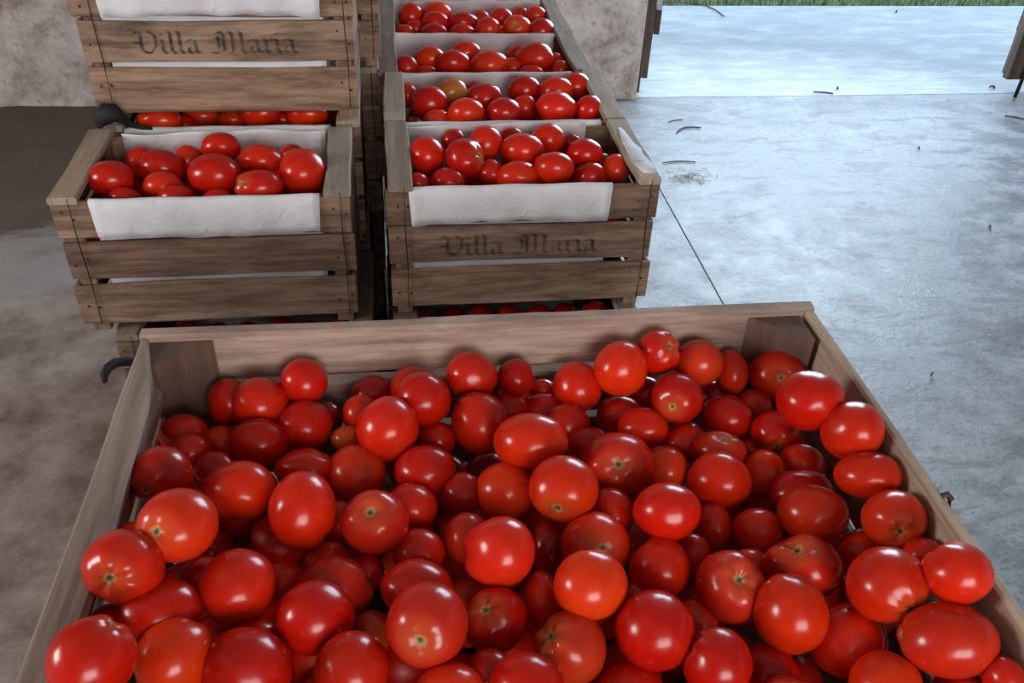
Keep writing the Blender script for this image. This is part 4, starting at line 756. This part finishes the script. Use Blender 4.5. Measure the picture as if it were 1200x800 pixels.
MARK = {8: ('blotched brown tomato at the left wall', 'brownish blotched tomato with a stem scar, against the left wall of the bin'),
 10: ('bright orange-red oval tomato', 'bright orange-red wide tomato, right of the blotched brown one near the left wall'),
 11: ('orange tomato with green stem scar', 'orange-red round tomato with a small green stem scar, upper left part of the bin'),
 13: ('tall deep red tomato', 'tall egg-shaped deep red tomato standing left of the one with a pale hollow stem'),
 15: ('dull red tomato on the left rim', 'dull red tomato with a tiny green scar, touching the left rim of the bin'),
 16: ('wide lumpy tomato by the left rim', 'wide lumpy tomato with a saddle-shaped top, lower left of the bin'),
 18: ('bottom left corner tomato', 'large red tomato in the bottom left corner of the bin'),
 23: ('two-lobed pinkish tomato', 'pinkish two-lobed tomato peeping out behind a smooth round one, lower left'),
 29: ('tomato with pale hollow stem', 'tomato with a pale tan hollow at its stem end, left of the middle'),
 36: ('large pinkish scarred tomato', 'large pinkish-red tomato showing a small round green scar, bottom middle'),
 37: ('dark tomato with brown dimple', 'dark red tomato with a brown dimple, right of the large pinkish one'),
 42: ('lumpy flat-sided tomato', 'lumpy tomato with a flattened facet on its left side, middle of the bin'),
 46: ('centre tomato with pale scar', 'round tomato with a pale stem scar at its lower edge, centre of the bin'),
 48: ('ribbed star-scarred tomato', 'big tomato with a brown star-shaped scar facing the viewer, above the centre'),
 50: ('orange-edged scarred tomato', 'orange-edged tomato with a tan stem scar, right below the centre'),
 52: ('bright orange tomato right of centre', 'bright orange glossy tomato lying in front of the orange-edged scarred one'),
 53: ('green-streaked tomato', 'tomato with a greenish streaked shoulder at its upper left, bottom middle'),
 56: ('dull pink hollow-stemmed tomato', 'dull pinkish tomato with a deep pale hollow stem end, right of the middle'),
 64: ('ribbed tomato with a notch', 'ribbed wide tomato with a notch at its stem, right part of the bin'),
 66: ('round tomato with brown patch', 'large round red tomato with a brown patch low on its front, right part'),
 67: ('widest tomato at the lower right', 'widest tomato of all, with a dull grey bruise, lower right of the bin'),
 73: ('amber-shouldered tomato', 'red tomato turning amber on its right side, right part of the bin'),
 3: ('left tomato by the far plank', 'tomato with a dark mark on its right side, against the far plank on the left'),
 90: ('creased tomato at the far plank', 'tomato with a glossy crease on top, just before the far plank'),
 92: ('tomato with ribbed left shoulder', 'big glossy tomato with ribbed left shoulder, upper left part of the bin'),
 106: ('orange oval tomato above the centre', 'wide glossy orange-red tomato above the centre of the bin'),
 109: ('high red tomato at the back', 'large smooth red tomato perched high at the back of the heap'),
 110: ('tomato with a puckered stem', 'tomato with a puckered stem hollow, topmost at the back of the heap'),
 111: ('squarish orange tomato', 'squarish orange tomato at the back of the heap, right of the puckered one'),
 113: ('tomato with a tan scar at the back', 'round tomato with a tan scar low on its left, back right of the heap'),
 121: ('tomato by the right corner post', 'flattish tomato with a dim brown scar, in front of the far right corner post'),
 123: ('huge tomato near the far right', 'huge dark-red tomato beside the right wall, near the far right corner'),
 125: ('orange-red tomato at the right wall', 'orange-red tomato against the right wall, below the huge one'),
 126: ('flat tomato with hollow top', 'flat pinkish tomato with a hollow on top, back right part of the bin')}
DIRS = ['right of', 'lower right of', 'below', 'lower left of', 'left of', 'upper left of', 'above', 'upper right of']
RK = ['next', 'second', 'third', 'fourth', 'fifth', 'sixth', 'seventh']
GB = 'tomatoes heaped in the big bin'
ids = [int(a[0]) for a in BIN_ANN]; centre = {i: (a[1], a[2]) for i, a in zip(ids, BIN_ANN)}
used = {}
order = sorted([i for i in ids if i not in MARK], key=lambda i: min(math.hypot(centre[i][0] - centre[k][0], centre[i][1] - centre[k][1]) for k in MARK))
LAB = {i: MARK[i][1] for i in MARK}
for i in order:
    k = min(MARK, key=lambda k: math.hypot(centre[i][0] - centre[k][0], centre[i][1] - centre[k][1]))
    dx, dy = centre[i][0] - centre[k][0], centre[i][1] - centre[k][1]
    d = DIRS[int(round(math.atan2(dy, dx) / (PI / 4))) % 8]; n = used.get((k, d), 0); used[(k, d)] = n + 1
    a = BIN_ANN[ids.index(i)]; size = 'small' if a[3] < 24 else ('large' if a[3] > 39 else 'round')
    LAB[i] = ('%s red tomato %s %s the %s' % (size, ['just', 'second', 'third', 'fourth'][n], d, MARK[k][0]))
for q, a in enumerate(BIN_ANN):
    i = int(a[0]); p = POS['bin'][q]
    o = tomato(p, a[1:], random.Random(i * 13 + 1), SP.get(i)); tag(o, LAB[i], 'tomato', GB)

base = [tomato_mesh(*tomato_verts(random.Random(900 + k)), .5) for k in range(6)]
for b_ in base: b_.materials.append(M['tomato']); b_.polygons.foreach_set('use_smooth', [True] * len(b_.polygons))
def plain_tomato(p, r, k=None):
    o = bpy.data.objects.new('tomato', base[r.randrange(6)]); C.objects.link(o)
    o.location = p[:3]; o.scale = (p[3] * r.uniform(.96, 1.04), p[3] * r.uniform(.96, 1.04), p[3] * r.uniform(.9, .98)); o.rotation_euler = (r.uniform(0, 6), r.uniform(0, 6), r.uniform(0, 6)); o.color = colour(r)
    return o
rest = POS['bin'][len(BIN_ANN):]
rest = sorted(rest, key=lambda p: -(p[2] + (0 if p[1] > .33 else -1)))
r = random.Random(77)
for p in rest[:75]:
    tag(plain_tomato(p, r), 'dark red tomato buried under the top layer of the big bin, barely glimpsed', 'tomato', 'buried tomatoes under the top layer')
V, F, A = [], [], []
for p in rest[75:]:
    v, f, a = tomato_verts(r); v = v @ rot_to(unit([r.gauss(0, 1) for _ in range(3)]), 1).T * p[3] * .97 + np.array(p[:3]); k = sum(len(x) for x in V)
    V.append(v); A.append(a); F += [tuple(i + k for i in g) for g in f]
o = link('buried_tomatoes', tomato_mesh(np.vstack(V), F, np.concatenate(A), .4), M['tomato'], None, True); o.color = (.5, .012, .008, 1)
tag(o, 'mass of red tomatoes filling the bottom of the big bin under the visible ones', 'tomatoes', kind='stuff')

WHERE = {'C1': 'in the nearest crate of the right row', 'C2': 'in the second crate of the right row', 'C3': 'in the third crate of the right row', 'C4': 'in the farthest crate of the right row',
         'L1': 'in the front left crate', 'L2': 'in the crate under the high lettered one'}
SHORT = {'C1': 'nearest right-row crate', 'C2': 'second right-row crate', 'C3': 'third right-row crate', 'C4': 'farthest right-row crate', 'L1': 'front left crate', 'L2': 'crate under high one'}
ORD = ['leftmost', 'second from left', 'third from left', 'fourth from left', 'fifth from left', 'sixth from left', 'seventh from left', 'eighth from left', 'ninth from left']
CSP = {('C2', 529): dict(col=(.50, .16, .03)), ('C1', 606): dict(lobes=3, amp=.07), ('L1', 354): dict(lobes=4, amp=.04)}
for k, anns in CR_ANN.items():
    ys = sorted(anns, key=lambda a: a[1]); nr = 3 if len(anns) > 10 else 1; names = {3: ('back', 'middle', 'front'), 1: ('visible',)}[nr]
    lab = {}
    for j in range(nr):
        row = sorted(ys[len(ys) * j // nr:len(ys) * (j + 1) // nr], key=lambda a: a[0])
        for q, a in enumerate(row): lab[a] = 'red tomato %s in the %s row, %s' % (ORD[min(q, 8)], names[j], SHORT[k])
    for q, a in enumerate(anns):
        o = tomato(POS[k][q], a, random.Random(int(a[0] * 7 + a[1])), CSP.get((k, a[0]))); tag(o, lab[a], 'tomato', 'tomatoes ' + WHERE[k])
# a deeper layer inside the open crates, and those peeping out under the nearest ones
def under(x0, y0, z, cols, rows, label, grp, n=None):
    r = random.Random(int(x0 * 1000) + int(y0 * 100))
    for j in range(rows):
        for i in range(cols):
            p = (x0 + .055 + (i + .5 * (j % 2)) * (.40 / (cols - .5)) + r.uniform(-.004, .004), y0 + .056 + j * (.175 / max(1, rows - 1)), z + r.uniform(-.003, .003), r.uniform(.0305, .0335))
            tag(plain_tomato(p, r), label % ORD[i], 'tomato', grp)
for k, x0, y0 in (('C1', XR[0], YR[0]), ('C2', XR[1], YR[1]), ('C3', XR[2], YR[2]), ('C4', XR[3], YR[3]), ('L1', -.59, 1.456), ('L2', -.577, 1.76)):
    r = random.Random(ord(k[1]) + ord(k[0])); V, F, A = [], [], []; kk = 0
    for j in range(4):
        for i in range(7):
            p = np.array((x0 + .062 + (i + .4 * (j % 2)) * .060, y0 + .05 + j * .061, TB + .192 + r.uniform(-.006, .006)))
            v, f, a = tomato_verts(r); v = v * .031 + p; V.append(v); A.append(a); F += [tuple(q + kk for q in g) for g in f]; kk += len(v)
    o = link('buried_tomatoes', tomato_mesh(np.vstack(V), F, np.concatenate(A), .3), M['tomato'], None, True); o.color = (.5, .012, .008, 1)
    tag(o, 'red tomatoes lying under the visible ones, ' + WHERE[k], 'tomatoes', kind='stuff')
under(XR[0], YR[0], .289 + .228, 7, 1, 'dark red tomato %s in the gap under the nearest lettered crate', 'tomatoes in the crate under the lettered one')
under(-.545, 1.452, .289 + .228, 7, 1, 'dark red tomato %s in the gap under the front left crate', 'tomatoes in the crate under the front left one')

# ------------------------------------------------------------------ litter on the floor
def gp(x, y, z=0.0):
    d = R @ np.array([x - 600, y - 400, FPX]); t = (z - CAM[2]) / d[2]; return CAM + d * t
def twig(name, a, b, r_, label, mt='twig', bend=.02):
    a, b = gp(*a), gp(*b); n = 6; pts = []
    for i in range(n):
        s = i / (n - 1); p = a + (b - a) * s; q = np.array([-(b - a)[1], (b - a)[0], 0]) * bend * math.sin(s * PI) * 4
        pts.append(p + q + np.array([0, 0, r_ + .002]))
    tag(tube(name, pts, [r_ * (.5 + .5 * math.sin(.5 + 2.2 * i / n)) for i in range(n)], M[mt], None, 6), label, 'twig')
twig('twig', (776, 192), (815, 191), .003, 'dry brown twig lying beside the nearest right crate')
twig('twig', (793, 157), (821, 151), .004, 'curved dark twig on the pale floor above the straw patch', bend=.06)
twig('twig', (783, 144), (800, 141), .0025, 'short faint twig nearest the doorway edge of the wall')
twig('twig', (953, 109), (976, 111), .004, 'straight twig lying on the threshold joint')
twig('twig', (775, 4), (848, 20), .004, 'long thin twig outside beyond the doorway', bend=.08)
twig('twig', (1177, 137), (1200, 141), .004, 'thin twig at the right edge of the frame')
def dry_leaf(x, y, s, label, name='dry_leaf'):
    p = gp(x, y); a = rnd.uniform(0, 6); V, F = [], []
    for i in range(7):
        t = i / 6; w_ = s * .45 * math.sin(PI * (.08 + .9 * t)); V += [((t - .5) * 2 * s, -w_, .004 + .006 * math.sin(t * 3)), ((t - .5) * 2 * s, 0, .010 + .010 * math.sin(t * 3)), ((t - .5) * 2 * s, w_, .004 + .008 * math.sin(t * 4))]
    for i in range(6):
        for j in range(2): F.append((3 * i + j, 3 * i + 3 + j, 3 * i + 4 + j, 3 * i + 1 + j))
    o = link(name, mesh(name, V, F), M['leaf'], None, True); o.location = p; o.rotation_euler = (0, 0, a); o.modifiers.new('t', 'SOLIDIFY').thickness = .001
    tag(o, label, 'leaf')
dry_leaf(1076, 176, 0.0098, 'small reddish dry leaf in the middle of the bright floor')
dry_leaf(1159, 268, 0.0105, 'reddish dry leaf at the right of the bright floor')
dry_leaf(981, 105, 0.0126, 'dark dry leaf just beyond the threshold twig')
dry_leaf(1091, 441, 0.0070, 'small dark leaf fragment on the floor right of the bin')
dry_leaf(1050, 15, 0.0140, 'dark leaf outside near the grass')
dry_leaf(1162, 104, 0.0154, 'dark leaf beside the foot of the bolt rod')
V, F = [], []; r = random.Random(5)
for i in range(110):
    p = gp(806 + r.gauss(0, 14), 208 + r.gauss(0, 4)); a = r.uniform(0, 6.3); l = r.uniform(.01, .04); d = np.array([math.cos(a), math.sin(a), r.uniform(-.05, .15)]) * l
    v, f = tube_geo([p + np.array([0, 0, .002]), p + d + np.array([0, 0, .004])], .0008, 3); k = len(V); V += v; F += [tuple(q + k for q in g) for g in f]
tag(link('straw', mesh('straw', V, F), M['straw']), 'small patch of dry straw on the floor right of the lettered crate', 'straw', kind='stuff')
